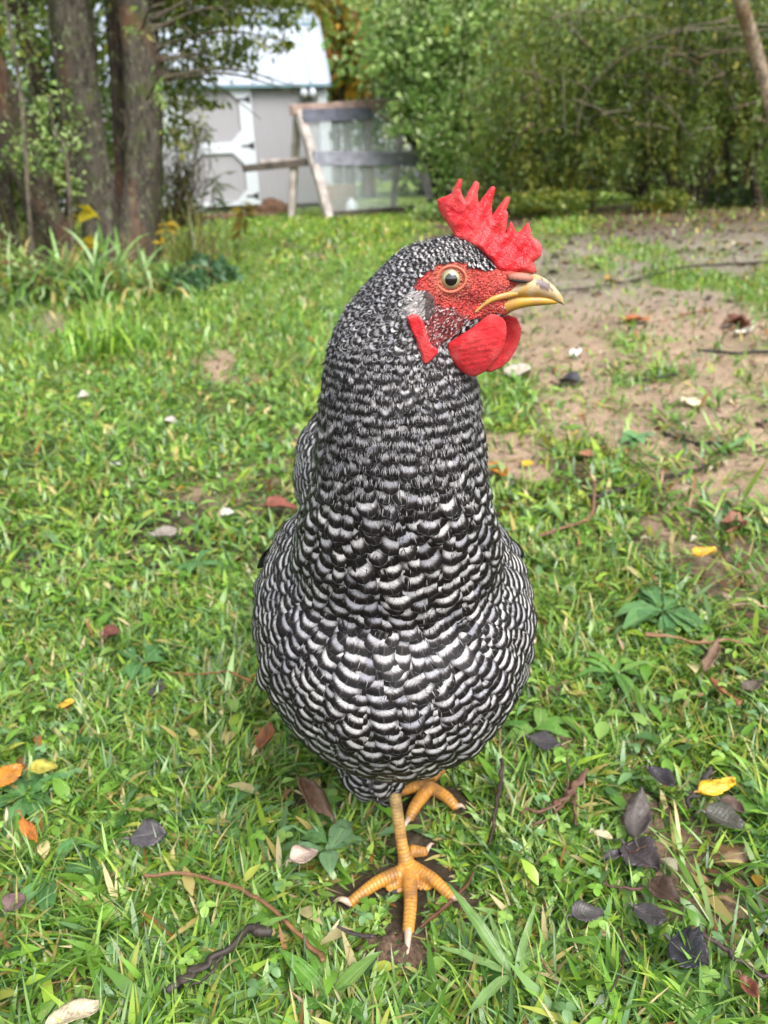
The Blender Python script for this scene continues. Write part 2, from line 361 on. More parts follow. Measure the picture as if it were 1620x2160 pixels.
def blades(N, y0, y1, L, Wd, K, lean, seed, dens=None, margin=1.35, xoff=.14, keep=True, pal=GP, curl=1.1):
    r = np.random.default_rng(seed)
    if y0 > 2: margin = 2.3; N = int(N*1.6)
    elif y0 > .8: margin = 1.9
    y = np.sqrt(r.random(N)*((y1+.3)**2-(y0+.3)**2)+(y0+.3)**2)-.3; x = (r.random(N)*2-1)*(.50*margin*y+xoff)
    k = r.random(N) > dirt(x, y)**.8*.88
    cl = fbm(x, y, 14/(.4+.6*y), 20, 2); k &= r.random(N) < 3.2*cl**1.6+.06
    if y0 < 1: k &= footdist(x, y) > .010+.006*r.random(N)
    if y0 < 2: ld = leafdist(x, y); k &= (ld > .75) | (r.random(N) < .12)
    x, y, cl = x[k], y[k], cl[k]; N = len(x)
    az = r.random(N)*2*np.pi; l = L*(.45+r.random(N)*.9)*(.6+.8*fbm(x, y, 5/(.5+.5*y), 31, 2)); w = Wd*(.5+r.random(N)**2*1.3)
    if y0 < 1: l = np.where(footdist(x, y) < .035, l*.45, l)
    if y0 < 2: l = np.where(leafdist(x, y) < 1.5, l*.55, l)
    th0 = lean[0]+(lean[1]-lean[0])*r.random(N); cu = curl*r.random(N)
    tt = np.linspace(0, 1, K+1); th = th0[:, None]+cu[:, None]*tt[None]     # angle from vertical
    ds = (l/K)[:, None]; h = np.concatenate([np.zeros((N, 1)), np.cumsum(np.sin(th[:, :-1])*ds, 1)], 1); z = np.concatenate([np.zeros((N, 1)), np.cumsum(np.cos(th[:, :-1])*ds, 1)], 1)
    z = np.maximum(z, .0015); tw = (r.random(N)-.5)*1.6; sw = az[:, None]+tw[:, None]*tt[None]**2
    cx = x[:, None]+np.cos(az)[:, None]*h; cyy = y[:, None]+np.sin(az)[:, None]*h; cz = gz(x, y)[:, None]+z-.001
    wt = (w/2)[:, None]*np.where(tt < .55, .75+.25*tt/.55, 1-((tt-.55)/.45)**1.6)[None]; wt[:, -1] = w*.02
    ex, ey, ez = -np.sin(sw), np.cos(sw), .5*np.sin(sw*3+cx*50)
    A = np.stack([cx-ex*wt, cyy-ey*wt, cz-ez*wt], -1); B = np.stack([cx+ex*wt, cyy+ey*wt, cz+ez*wt], -1)
    V = np.stack([A, B], 2).reshape(-1, 3); b = (np.arange(N)*(K+1)*2)[:, None]; q = np.arange(K)[None]*2
    F = np.stack([b+q, b+q+1, b+q+3, b+q+2], -1).reshape(-1, 4)
    ci = r.choice(len(GC), N, p=pal/pal.sum()); c = np.array(GC)[ci]*(.60+.52*r.random((N, 1)))*(.72+.4*cl[:, None]); pz = sm(.52, .72, fbm(x, y, 3.2/(.5+.5*y), 63, 3))[:, None]*.5; c = c*(1-pz)+c*np.array([1.10, .98, .80])*pz
    C = np.repeat(c, (K+1)*2, 0)
    return V, F, C
acc = Acc()
for a in ((44000, .24, .95, .034, .0013, 4, (.3, 1.45), 11), (70000, .24, .85, .030, .0026, 5, (.45, 1.45), 1), (9000, .24, .9, .045, .0046, 6, (.85, 1.5), 2), (84000, .85, 2.1, .032, .0042, 4, (.35, 1.4), 3),
          (9000, .9, 2.2, .048, .007, 4, (.7, 1.45), 4), (90000, 2.1, 5.0, .038, .0062, 3, (.2, 1.3), 5), (120000, 5.0, 17, .05, .015, 2, (.1, 1.1), 6)):
    V, F, C = blades(*a); acc.add(V, F, C*(np.array([1.2, 1.12, .85]) if a[7] == 6 else 1.0))
tag(acc.build('lawn_grass', MAT['grass']), kind='stuff')
# clover and small round weeds
def leaves_at(acc, x, y, z, az, tilt, L, Wd, cols, prof, K=4, sag=.2, cup=.15, seed=0):
    """oval leaves lying near the ground: arrays; prof(t) half width"""
    N = len(x); tt = np.linspace(0, 1, K+1); wv = prof(tt)
    t3 = tt[None, :, None]; u = np.array([-1, 0, 1.])[None, None]
    lx = L[:, None, None]*t3+0*u; ly = (Wd[:, None]*wv[None]/2)[..., None]*u
    lz = L[:, None, None]*(np.tan(tilt)[:, None, None]*t3-sag*t3**2)+np.abs(ly)*cup*2
    ca, sa = np.cos(az)[:, None, None], np.sin(az)[:, None, None]
    V = np.stack([x[:, None, None]+ca*lx-sa*ly, y[:, None, None]+sa*lx+ca*ly, z[:, None, None]+lz], -1).reshape(-1, 3)
    b = (np.arange(N)*(K+1)*3)[:, None, None]; q = (np.arange(K)*3)[None, :, None]; s = np.arange(2)[None, None]
    F = np.stack([b+q+s, b+q+s+1, b+q+s+4, b+q+s+3], -1).reshape(-1, 4)
    tv = np.broadcast_to(tt[None, :, None], (N, K+1, 3)).reshape(-1); uu = np.broadcast_to(u, (N, K+1, 3)).reshape(-1)
    acc.add(V, F, np.repeat(cols, (K+1)*3, 0), uv=np.stack([uu, tv], 1))
oval = lambda t: np.sin(np.pi*np.clip(t, .02, .985)**.85)
lance = lambda t: np.sin(np.pi*np.clip(t, .01, .99)**.7)**1.0
spoon = lambda t: .14+.86*np.sin(np.pi*np.clip(t-.15, 0, .83)/.85)**1.1*(t > .15)
acc = Acc(); r = np.random.default_rng(40)
for N, y0, y1, sz in ((1100, .25, 1.0, .0055), (1200, 1.0, 2.2, .008)):
    y = np.sqrt(r.random(N)*(y1**2-y0**2)+y0**2); x = (r.random(N)*2-1)*(.65*y+.1)
    k = (fbm(x, y, 7/(.4+.6*y), 77, 2) > .52) & (dirt(x, y) < .5) & (footdist(x, y) > .022); x, y = x[k], y[k]; N = len(x)
    h = .008+.022*r.random(N); s = sz*(.6+.7*r.random(N)); a0 = r.random(N)*6.3; tl = (r.random(N)-.5)*.6
    c = np.array([GC[2], GC[5], GC[1]])[r.integers(0, 3, N)]*(.75+.4*r.random((N, 1)))
    for k3 in range(3): leaves_at(acc, x, y, gz(x, y)+h, a0+k3*2.094, tl, s, s*.95, c, lambda t: np.sin(np.pi*np.clip(t, .03, .93))**.6, K=3)
tag(acc.build('clover', MAT['grass']), kind='stuff')
acc = Acc()
for N, y0, y1, sz in ((1900, .25, .95, .020), (2000, .95, 2.4, .026)):
    y = np.sqrt(r.random(N)*(y1**2-y0**2)+y0**2); x = (r.random(N)*2-1)*(.65*y+.1)
    k = (dirt(x, y) < .6) & (footdist(x, y) > .024); x, y = x[k], y[k]; N = len(x)
    s = sz*(.4+.9*r.random(N)); c = np.array(GC)[r.choice(10, N, p=GP)]*(.7+.45*r.random((N, 1)))
    leaves_at(acc, x, y, gz(x, y)+.004+.010*r.random(N), r.random(N)*6.3, r.random(N)*.7, s, s*(.25+.3*r.random(N)), c, lance, K=4, sag=.4)
tag(acc.build('low_weeds', MAT['grass']), kind='stuff')
# far and near leaf litter and dry bits too small and many to count
acc = Acc()
LC = [np.array(srgb(*c)) for c in ((196, 186, 160), (150, 120, 80), (104, 72, 48), (170, 150, 120), (70, 56, 48), (190, 150, 50), (140, 84, 50))]
for N, y0, y1, sz, thr in ((1300, .25, 1.0, .013, 0), (3200, 1.0, 3.0, .020, .1), (5200, 3.0, 11.0, .060, .25)):
    y = np.sqrt(r.random(N)*(y1**2-y0**2)+y0**2); x = (r.random(N)*2-1)*(.65*y+.1)
    k = (r.random(N) < .12+dirt(x, y)) & (dirt(x, y) >= thr*r.random(N)) & (footdist(x, y) > .02); x, y = x[k], y[k]; N = len(x); s = sz*(.35+.9*r.random(N))
    c = np.array(LC)[r.choice(7, N, p=[.10, .14, .26, .12, .24, .04, .10])]*(.6+.5*r.random((N, 1)))
    leaves_at(acc, x, y, gz(x, y)+.002+.006*r.random(N), r.random(N)*6.3, r.random(N)*.4-.1, s, s*(.25+.4*r.random(N)), c, lance, K=3, sag=.3, cup=.4)
tag(acc.build('leaf_litter', MAT['dry']), kind='stuff')
# dry thatch: thin straw coloured blades
V, F, C = blades(11000, .24, 1.4, .035, .0013, 4, (1.1, 1.5), 9, pal=np.array([0, 0, 0, 0, 0, 0, .2, 1, 1, .9]))
acc = Acc(); acc.add(V, F, C*.8); tag(acc.build('dry_thatch', MAT['dry']), kind='stuff')
# ================================================================ the hen
hen = empty('hen', tuple(G(862, 1830)*[1, 1, 0]), label='black and white barred hen with red comb and yellow legs standing on the grass', cat='hen')
def headp(px, py, d=0.0):
    """point of the head's sagittal plane seen at px,py; d metres nearer the camera"""
    # the head plane is turned a little: the beak is nearer the camera than the nape
    Yp = .388-(px-960)/338*.010-d
    return P(px, py, Yp)
# -- torso, neck
parts = []
def add(p): parts.append(p)
c = P(829, 1293, .487); yaw = Matrix.Rotation(.10, 3, 'Z')
TC = c
V, F = ellipsoid(c, (.0958, .125, .0992), 64); 
# egg: narrower to the rear top
V[:, 0] = c[0]+(V[:, 0]-c[0])*(1-.25*sm(.0, .12, V[:, 1]-c[1])); add((V, F))
add(ellipsoid(P(775, 1065, .58), (.046, .10, .055), 40))
add(ellipsoid(P(708, 990, .585), (.030, .075, .045), 32))
NECK = [(1330, 700, 970, .475, .085), (1260, 636, 1036, .462, .078), (1200, 622, 1052, .448, .070), (1140, 624, 1050, .436, .0625), (1090, 636, 1043, .427, .0565), (1050, 651, 1034, .420, .0525), (1000, 662, 1026, .416, .050), (940, 668, 1018, .412, .047), (880, 673, 1012, .408, .044), (820, 682, 1006, .405, .041),
        (760, 690, 985, .402, .037), (710, 703, 965, .399, .033), (660, 728, 955, .396, .028), (615, 762, 950, .393, .024), (575, 798, 950, .391, .020), (540, 835, 950, .389, .0165), (516, 872, 960, .388, .012)]
n = 48; a = np.linspace(0, 2*np.pi, n, endpoint=False); rings = []
for row, l, r_, Yc, ry in NECK:
    A = P(l, row, Yc); B = P(r_, row, Yc); m = (A+B)/2; ax = (B-A)/2
    rings.append(m[None]+np.cos(a)[:, None]*ax[None]+np.sin(a)[:, None]*np.array([0, ry, 0])[None])
V = np.array(rings); V = np.array([spline(V[:, k], 60) for k in range(n)]).transpose(1, 0, 2).reshape(-1, 3); m = 60
i = np.arange(m-1)[:, None]*n; j = np.arange(n)[None]; k = (j+1) % n
F4 = np.stack([i+j, i+n+j, i+n+k, i+k], -1).reshape(-1, 4); V = np.vstack([V, V[:n].mean(0), V[-n:].mean(0)])
jj = np.arange(n); kk = (jj+1) % n
F3 = np.concatenate([np.stack([jj, kk, np.full(n, m*n)], 1), np.stack([(m-1)*n+kk, (m-1)*n+jj, np.full(n, m*n+1)], 1)])
add((V, [F4, F3]))
# -- head: skull, brow, cheek, muzzle, throat
def hell(px, py, rx, ry, rz, d=0, R=None): add(ellipsoid(headp(px, py, d), (rx, ry, rz), 32, R))
Ry = lambda ang: np.array(Matrix.Rotation(ang, 3, 'Y'))
hell(948, 578, .0190, .0140, .0170)
hell(915, 600, .0190, .0150, .0195)
hell(985, 600, .0165, .0120, .0150)
hell(930, 665, .0165, .0145, .0185, 0, Ry(.5))
hell(965, 655, .0170, .0120, .0135, 0, Ry(.1))
hell(1030, 605, .0155, .0082, .0098, 0, Ry(.15))
hell(1062, 600, .0125, .0066, .0075, 0, Ry(.15))
hell(1010, 640, .0175, .0088, .0080, 0, Ry(-.12))
hell(1050, 650, .0090, .0060, .0046, 0, Ry(-.25))
hell(960, 545, .0155, .0100, .0080, 0, Ry(.25))
hell(951, 572, .0100, .0050, .0038, .0085)
hell(928, 745, .0120, .0130, .0200)
# -- thighs and shanks
LEG = []   # (a, b, ra, rb) segments for the scale pattern
def legtube(pts, radii, n=18, cap=True):
    radii = [q*1.12 for q in radii]; V, F, uv = tube(pts, radii, n, seg=len(pts)*7); add((V, F)); LEG.append((spline(pts, 24), np.interp(np.linspace(0, 1, 24), np.linspace(0, 1, len(radii)), radii)))
add(ellipsoid(P(782, 1612, .462), (.021, .026, .026), 24, Ry(-.5))); add(ellipsoid(P(815, 1662, .470), (.0095, .011, .017), 20, Ry(-.3))); add(ellipsoid(P(880, 1585, .515), (.020, .026, .018), 24))
FA = G(857, 1826, .012)
hock = np.array([P(826, 1650, FA[1]+.022)[0], FA[1]+.024, .085])
legtube([hock+[0, .012, .03], hock, P(842, 1740, FA[1]+.011), P(850, 1790, FA[1]+.004), FA+[0, 0, .004]], [.0055, .0046, .0040, .0041, .0056])
def toe(px0, px1, z0, z1, r0, r1, mid=None, bulge=.0):
    a = G(*px0, z0); b = G(*px1, z1); pts = [a]
    if mid is not None: pts.append(G(*mid, (z0+z1)/2+bulge))
    else: pts.append((a+b)/2+np.array([0, 0, bulge]))
    pts.append(b); legtube(pts, [r0, (r0+r1)/2, r1], 14); return b
CL = []
t1 = toe((850, 1838), (737, 1905), .010, .007, .0050, .0035, (795, 1862), .003); CL.append((t1, G(708, 1910, .003), .0030, t1-G(795, 1862, .010)))
t2 = toe((862, 1838), (861, 1966), .010, .008, .0050, .0038, (866, 1900), .003); CL.append((t2, G(860, 2022, .002), .0034, None))
t3 = toe((868, 1828), (955, 1896), .010, .007, .0048, .0035, (915, 1856), .003); CL.append((t3, G(982, 1912, .003), .0028, None))
t4 = toe((864, 1795), (899, 1797), .014, .010, .0046, .0032, None); CL.append((t4, G(914, 1790, .004), .0022, None))
add(ellipsoid(G(862, 1836, .009), (.0075, .0075, .0062), 20))
# webs between the toes
add(ellipsoid(G(835, 1868, .006), (.0085, .0075, .0028), 20)); add(ellipsoid(G(895, 1862, .006), (.0085, .0075, .0028), 20))
# rear foot
FB = G(905, 1662, .014)
legtube([P(880, 1620, FB[1]+.03)*[1, 1, 0]+[0, 0, .11], FB+[-.008, .022, .055], FB+[0, .004, .008]], [.0055, .0044, .0056])
u1 = toe((905, 1660), (962, 1703), .010, .007, .0052, .0036, (940, 1680), .003); CL.append((u1, G(980, 1714, .003), .0026, None))
u2 = toe((903, 1664), (863, 1728), .010, .007, .0052, .0036, (876, 1700), .003); CL.append((u2, G(852, 1760, .003), .0028, None))
u3 = toe((900, 1658), (845, 1672), .010, .007, .0048, .0034, None, .002); CL.append((u3, G(825, 1680, .003), .0026, None))
u4 = toe((912, 1640), (935, 1622), .012, .008, .0042, .003, None); CL.append((u4, G(945, 1615, .003), .0022, None))
accb = Acc()
for V, F in parts: accb.add(V, F)
tmp = accb.build('tmp_body', None)
md = tmp.modifiers.new('r', 'REMESH'); md.mode = 'VOXEL'; md.voxel_size = .00115; md.use_smooth_shade = True
md2 = tmp.modifiers.new('s', 'SMOOTH'); md2.factor = .5; md2.iterations = 7
bpy.context.view_layer.update()
dg = bpy.context.evaluated_depsgraph_get(); ev = tmp.evaluated_get(dg); me = bpy.data.meshes.new_from_object(ev)
nv = len(me.vertices); BV = np.empty(nv*3, np.float32); me.vertices.foreach_get('co', BV); BV = BV.reshape(-1, 3).astype(float)
BN = np.empty(nv*3, np.float32); me.vertices.foreach_get('normal', BN); BN = BN.reshape(-1, 3).astype(float)
npol = len(me.polygons); lv = np.empty(len(me.loops), np.int32); me.loops.foreach_get('vertex_index', lv)
BF = lv.reshape(-1, 4) if len(lv) == npol*4 else None
assert BF is not None
bpy.data.objects.remove(tmp)
E = np.concatenate([BF[:, [0, 1]], BF[:, [1, 2]], BF[:, [2, 3]], BF[:, [3, 0]]]); E = np.concatenate([E, E[:, ::-1]]); deg = np.bincount(E[:, 0], minlength=nv)[:, None]
wsm = (sm(.10, .125, BV[:, 2])*(1-sm(.32, .35, BV[:, 2])))[:, None]; v0 = BV.copy()
for it in range(50):
    av = np.stack([np.bincount(E[:, 0], weights=BV[E[:, 1], k], minlength=nv) for k in range(3)], 1)/deg
    BV = BV+(av-BV)*wsm*.9
tri = BV[BF]; fnn = np.cross(tri[:, 2]-tri[:, 0], tri[:, 3]-tri[:, 1]); BN = unit(np.stack([np.bincount(BF.ravel(), weights=np.repeat(fnn[:, k], 4), minlength=nv) for k in range(3)], 1))
# head coordinates of a world point: pixel-like u,v on the sagittal plane (metres, origin at the eye)
EYE = headp(951, 589)
HX = unit(headp(1180, 630)-headp(900, 630)); HZ = unit(np.cross(HX, np.array([0, 1., 0]))*-1)
HZ = HZ if HZ[2] > 0 else -HZ
MM = (headp(1000, 589)-headp(951, 589)) @ HX/49     # metres per photo pixel on the head
def hc(p): q = (np.asarray(p)-[0, 0, CAM_H]) @ RN; return 810-F_PX*q[..., 0]/q[..., 2], 1080+F_PX*q[..., 1]/q[..., 2]
def inpoly(x, y, poly):
    poly = np.asarray(poly, float); c = np.zeros(np.shape(x), bool); j = len(poly)-1
    for i in range(len(poly)):
        xi, yi = poly[i]; xj, yj = poly[j]
        c ^= ((yi > y) != (yj > y)) & (x < (xj-xi)*(y-yi)/(yj-yi+1e-12)+xi); j = i
    return c
FACE = [(872, 606), (888, 583), (910, 563), (940, 551), (985, 549), (1015, 556), (1040, 566), (1062, 560), (1130, 560), (1150, 600), (1140, 640), (1085, 662), (1040, 668), (1005, 672), (985, 668), (960, 650), (925, 645), (900, 632)]
CHEEK = [(900, 632), (925, 645), (960, 650), (1005, 672), (985, 700), (940, 720), (905, 740), (880, 700), (870, 650), (872, 615)]
hx, hy = hc(BV)
wob = (fbm(hx, hy, .08, 3, 2)-.5)*14
isface = inpoly(hx+wob, hy+wob, FACE) & (BV[:, 2] > .36); ischeek = inpoly(hx, hy, CHEEK) & (BV[:, 2] > .36) & ~isface
# legs
LP = np.concatenate([l[0] for l in LEG]); LR = np.concatenate([l[1] for l in LEG])
LA = np.concatenate([np.concatenate([[0], np.cumsum(np.linalg.norm(np.diff(l[0], axis=0), axis=1))]) for l in LEG])
low = BV[:, 2] < .10; along = np.zeros(nv); dl = np.full(nv, 9.)
ix = np.where(low)[0]
for s0 in range(0, len(ix), 4000):
    q = ix[s0:s0+4000]; d = np.linalg.norm(BV[q][:, None]-LP[None], axis=2); b = d.argmin(1)
    # refine along coordinate by projecting on the local direction
    bn = np.clip(b+1, 0, len(LP)-1); dirn = unit(LP[bn]-LP[b]); dirn[LA[bn] <= LA[b]] = 0
    along[q] = LA[b]+np.einsum('ij,ij->i', BV[q]-LP[b], dirn); dl[q] = d[np.arange(len(q)), b]-LR[b]
isleg = low & (dl < .0045)
red = np.array(srgb(206, 66, 60)); pink = np.array(srgb(206, 110, 90)); dk = np.array(srgb(30, 28, 30)); yel = np.array(srgb(198, 138, 58)); pale = np.array(srgb(184, 156, 104))
C = np.repeat(dk[None], nv, 0)
de = np.hypot(hx-951, hy-589); f = sm(26, 60, de)[:, None]; fr = pink*(1-f)+red*f
fr = fr*(1-.5*sm(980, 1090, hx)[:, None])+pink*(.5*sm(980, 1090, hx)[:, None])
C[isface] = fr[isface]; C[ischeek] = np.array(srgb(150, 66, 64))
hl = sm(.02, .06, BV[:, 2])[:, None]; lc = yel*(1-hl)+pale*hl; grime = sm(.45, .75, fbm(BV[:, 0]*900, BV[:, 2]*900+BV[:, 1]*700, .12, 5, 3))[:, None]*.6; lc = lc*(1-grime)+np.array(srgb(112, 84, 60))*grime; C[isleg] = lc[isleg]
midx = np.zeros(npol, np.int32); fm = isface[BF].sum(1) >= 2; cm = ischeek[BF].sum(1) >= 2; lm = isleg[BF].sum(1) >= 2
midx[fm | cm] = 1; midx[lm] = 2
t = NT('hen_down'); nn = t.noise(t.pos((1, 1, 1)), 900, 2); t_down = t.bsdf(t.mix(nn, srgb(20, 19, 20), srgb(80, 78, 80)), .9)
t = NT('hen_face_skin'); p = t.pos(); n1 = t.noise(p, 1500, 2, .5); vor = t.n('ShaderNodeTexVoronoi', {'Vector': p, 'Scale': 1100}, feature='F1').outputs['Distance']
n3 = t.noise(p, 250, 3)
c = t.mix(t.math('MULTIPLY', t.ramp(vor, .45, .75), .6), t.col(), srgb(110, 22, 24)); c = t.mix(t.math('MULTIPLY', t.ramp(n1, .62, .72), .3), c, srgb(240, 180, 160)); c = t.mix(t.math('MULTIPLY', n3, .35), c, srgb(120, 20, 22))
t_face = t.bsdf(c, .5, t.bump(t.math('ADD', vor, t.math('MULTIPLY', n3, 2.0)), .8, .0012), spec=.4, **{'Subsurface Weight': .15, 'Subsurface Radius': (.004, .001, .001), 'Subsurface Scale': 1.0})
t = NT('hen_leg_scales'); uv = t.n('ShaderNodeUVMap', uv_map='UVMap').outputs[0]; sx = t.n('ShaderNodeSeparateXYZ', {0: uv})
n1 = t.noise(t.pos(), 260, 4, .6); w = t.math('FRACT', t.math('ADD', t.math('MULTIPLY', sx.outputs[0], 1.0), t.math('MULTIPLY', n1, 1.0)))
edge = t.ramp(t.math('ABSOLUTE', t.math('SUBTRACT', w, .5)), .36, .5)
c = t.mix(t.math('MULTIPLY', edge, .52), t.col(), srgb(104, 70, 40)); c = t.mix(t.math('MULTIPLY', t.ramp(n1, .5, .72), .6), c, srgb(120, 92, 62)); n4 = t.noise(t.pos(), 700, 2); c = t.mix(t.ramp(n4, .69, .74), c, srgb(40, 34, 30))
t_leg = t.bsdf(c, .38, t.bump(t.math('SUBTRACT', t.math('MULTIPLY', n1, .8), edge), .6, .0008), spec=.5)
uv = np.stack([along/.0027, np.zeros(nv)], 1)
body = mk('body', BV, BF, parent=hen, col=C, uv=uv, mats=[t_down, t_face, t_leg], midx=midx)
bvh = BVHTree.FromPolygons([tuple(v) for v in BV.tolist()], BF.tolist())
def surf(px, py, off=.0):
    """front surface of the head at px,py"""
    o_ = Vector(headp(px, py, .08)); h = bvh.ray_cast(o_, Vector(ray(px, py)).normalized())
    return (np.array(h[0])-np.array([0, off, 0])) if h[0] is not None else headp(px, py, .008)
# ---------------------------------------------------------------- claws
t = NT('claw_horn'); nn = t.noise(t.pos(), 400, 3); MAT['claw'] = t.bsdf(t.mix(nn, srgb(226, 200, 180), srgb(150, 120, 100)), .3)
for a_, b_, r_, _ in CL:
    b_ = b_+(b_-a_)*.15+[0, 0, .0045]; V, F, u = tube([a_-(b_-a_)*.15, (a_+b_)/2+[0, 0, .0030], b_], [r_*.92, r_*.62, r_*.10], 10, seg=12); mk('claw', V, F, MAT['claw'], hen)
# ---------------------------------------------------------------- feathers
t = NT('barred_feather')
uvn = t.n('ShaderNodeSeparateXYZ', {0: t.n('ShaderNodeUVMap', uv_map='UVMap').outputs[0]}); u2 = t.n('ShaderNodeSeparateXYZ', {0: t.n('ShaderNodeUVMap', uv_map='UV2').outputs[0]})
U, PH, AL, RD = uvn.outputs[0], uvn.outputs[1], u2.outputs[0], u2.outputs[1]
# barb coordinate: barbs leave the shaft at an angle
barb = t.math('ADD', t.math('MULTIPLY', AL, 34.0), t.math('MULTIPLY', t.math('ABSOLUTE', U), -9.0))
vec = t.n('ShaderNodeCombineXYZ', {0: barb, 1: t.math('MULTIPLY', U, 1.2), 2: t.math('MULTIPLY', RD, 91.0)}).outputs[0]
st = t.noise(vec, 1.0, 3, .7)
ph = t.math('ADD', PH, t.math('MULTIPLY', t.math('SUBTRACT', st, .5), .30)); ph = t.math('ADD', ph, t.math('MULTIPLY', t.math('MULTIPLY', U, U), .26))
fr_ = t.math('FRACT', t.math('ADD', ph, 100.0)); bar = t.math('MULTIPLY', t.ramp(fr_, 0.0, .10), t.math('SUBTRACT', 1.0, t.ramp(fr_, .25, .58)))
bar = t.math('MULTIPLY', bar, t.math('SUBTRACT', 1.0, t.math('MULTIPLY', t.ramp(t.math('ABSOLUTE', U), .50, .98), .72)))
bar = t.math('MULTIPLY', bar, t.math('SUBTRACT', 1.0, t.math('MULTIPLY', t.math('POWER', t.math('FRACT', t.math('MULTIPLY', RD, 7.3)), 2.0), .28)))
wht = t.mix(RD, srgb(240, 237, 233), srgb(158, 160, 172)); wht = t.mix(t.math('MULTIPLY', t.ramp(st, .38, .72), .6), wht, srgb(84, 76, 76))
c = t.mix(bar, t.mix(t.math('MULTIPLY', t.math('SUBTRACT', 1.0, t.ramp(fr_, .45, .80)), .9), srgb(9, 8, 9), srgb(46, 38, 36)), wht)
shaft = t.math('MULTIPLY', t.math('SUBTRACT', 1.0, t.ramp(t.math('ABSOLUTE', U), .02, .06)), .25); c = t.mix(shaft, c, srgb(120, 110, 105))
MAT['feather'] = t.bsdf(c, .48, t.bump(st, .5, .0007), spec=.28, transl=.03)
fz = lambda p: np.array([0, .75, -.66])
def flow(p):
    """feather direction before projection on the surface"""
    z = p[2]; w = 1-float(sm(.24, .36, z))         # torso weight
    h = float(sm(.395, .415, z))                   # head weight
    yb = 1/(1+math.exp(-(p[1]-.425)/.018)); f = np.array([0, (.95*w+.05*(1-w))*yb, -1.0+.30*w*yb]); f = f*(1-h)+h*(-HX*1.0+np.array([0, 0, -.55]))
    if p[1] > .52: f = f+np.array([0, 1.2, .2])*float(sm(.52, .60, p[1]))
    # sideways spread on the breast
    f = f+np.array([(p[0]-TC[0])*12.0*w, 0, 0])
    return f
zt = np.linspace(-.15, .50, 600)
per = np.interp(zt, [.0, .09, .20, .27, .30, .335, .37, .40, .425, .45, .5], [.0062, .0070, .0080, .0090, .0092, .0078, .0058, .0042, .0030, .0022, .0021])
PHI = np.concatenate([[0], np.cumsum(.5*(1/per[1:]+1/per[:-1])*np.diff(zt))])
def zeta(p):
    w = 1-sm(.24, .36, p[..., 2]); return p[..., 2]-.85*w*.018*np.log1p(np.exp((p[..., 1]-.425)/.018))-5.5*w*(p[..., 0]-TC[0])**2
def phase(p): return -np.interp(zeta(p), zt, PHI)
def fsize(z, fy):  # length, width, spacing
    L = np.interp(z, [.05, .12, .22, .29, .33, .37, .40, .42, .45], [.020, .024, .026, .024, .020, .014, .009, .0050, .0036])
    Wd = np.interp(z, [.05, .12, .22, .29, .33, .37, .40, .42, .45], [.0124, .0132, .0134, .0124, .0098, .0070, .0046, .0026, .0019])
    return L, Wd, np.interp(z, [.05, .12, .22, .29, .33, .37, .40, .42, .45], [.0056, .0061, .0063, .0057, .0046, .0036, .0025, .00165, .0014])
tri = BV[BF]; ar = .5*np.linalg.norm(np.cross(tri[:, 2]-tri[:, 0], tri[:, 3]-tri[:, 1]), axis=1); fc = tri.mean(1); fn = unit(np.cross(tri[:, 2]-tri[:, 0], tri[:, 3]-tri[:, 1]))
sp = fsize(fc[:, 2], 0)[2]; ok = ~(fm | cm | lm) & (fc[:, 2] > .055)
wgt = np.where(ok, ar/sp**2, 0); NC = int(wgt.sum()*5); cand = RNG.choice(npol, NC, p=wgt/wgt.sum())
uu = RNG.random((NC, 2)); q = tri[cand]; cp = (q[:, 0]*(1-uu[:, :1])+q[:, 1]*uu[:, :1])*(1-uu[:, 1:])+(q[:, 3]*(1-uu[:, :1])+q[:, 2]*uu[:, :1])*uu[:, 1:]
cells = {}; acc_i = []
cs = .0066
for i in range(NC):
    x, y, z = cp[i]; s_ = sp[cand[i]]*.86; kx, ky, kz = int(x/cs), int(y/cs), int(z/cs); good = True
    for dx in (-1, 0, 1):
        for dy in (-1, 0, 1):
            for dz in (-1, 0, 1):
                for (a_, b_, c_) in cells.get((kx+dx, ky+dy, kz+dz), ()):
                    if (a_-x)**2+(b_-y)**2+(c_-z)**2 < s_*s_: good = False; break
                if not good: break
            if not good: break
        if not good: break
    if good: cells.setdefault((kx, ky, kz), []).append((x, y, z)); acc_i.append(i)
print('feathers', len(acc_i), 'of', NC)
TT = np.array([0, .22, .44, .64, .80, .91, .975, 1.0]); WT = np.array([.55, .85, 1.0, 1.0, .92, .76, .50, .12]); UX = np.array([-1, -.5, 0, .5, 1.])
def feather_strip(cen, nor, Wd, L, lift, acc, ph_off, rnd, jag, wt=WT):
    """cen (8,3) centre line, nor (8,3)"""
    tan = unit(np.gradient(cen, axis=0)); side = np.cross(tan, nor)
    w = (Wd/2*wt)[:, None]*UX[None]; w = w*(1+jag[:, None]*np.abs(UX)[None])
    droop = -(w**2)/(Wd)*.30
    V = cen[:, None]+side[:, None]*w[..., None]+nor[:, None]*(droop+(lift*TT**2)[:, None])[..., None]
    return V
body_f = {k: [] for k in ('head', 'neck', 'breast', 'back')}
order = acc_i
BVs, BU, BU2 = [], [], []
allV = {k: [] for k in body_f}; allU = {k: [] for k in body_f}; allU2 = {k: [] for k in body_f}
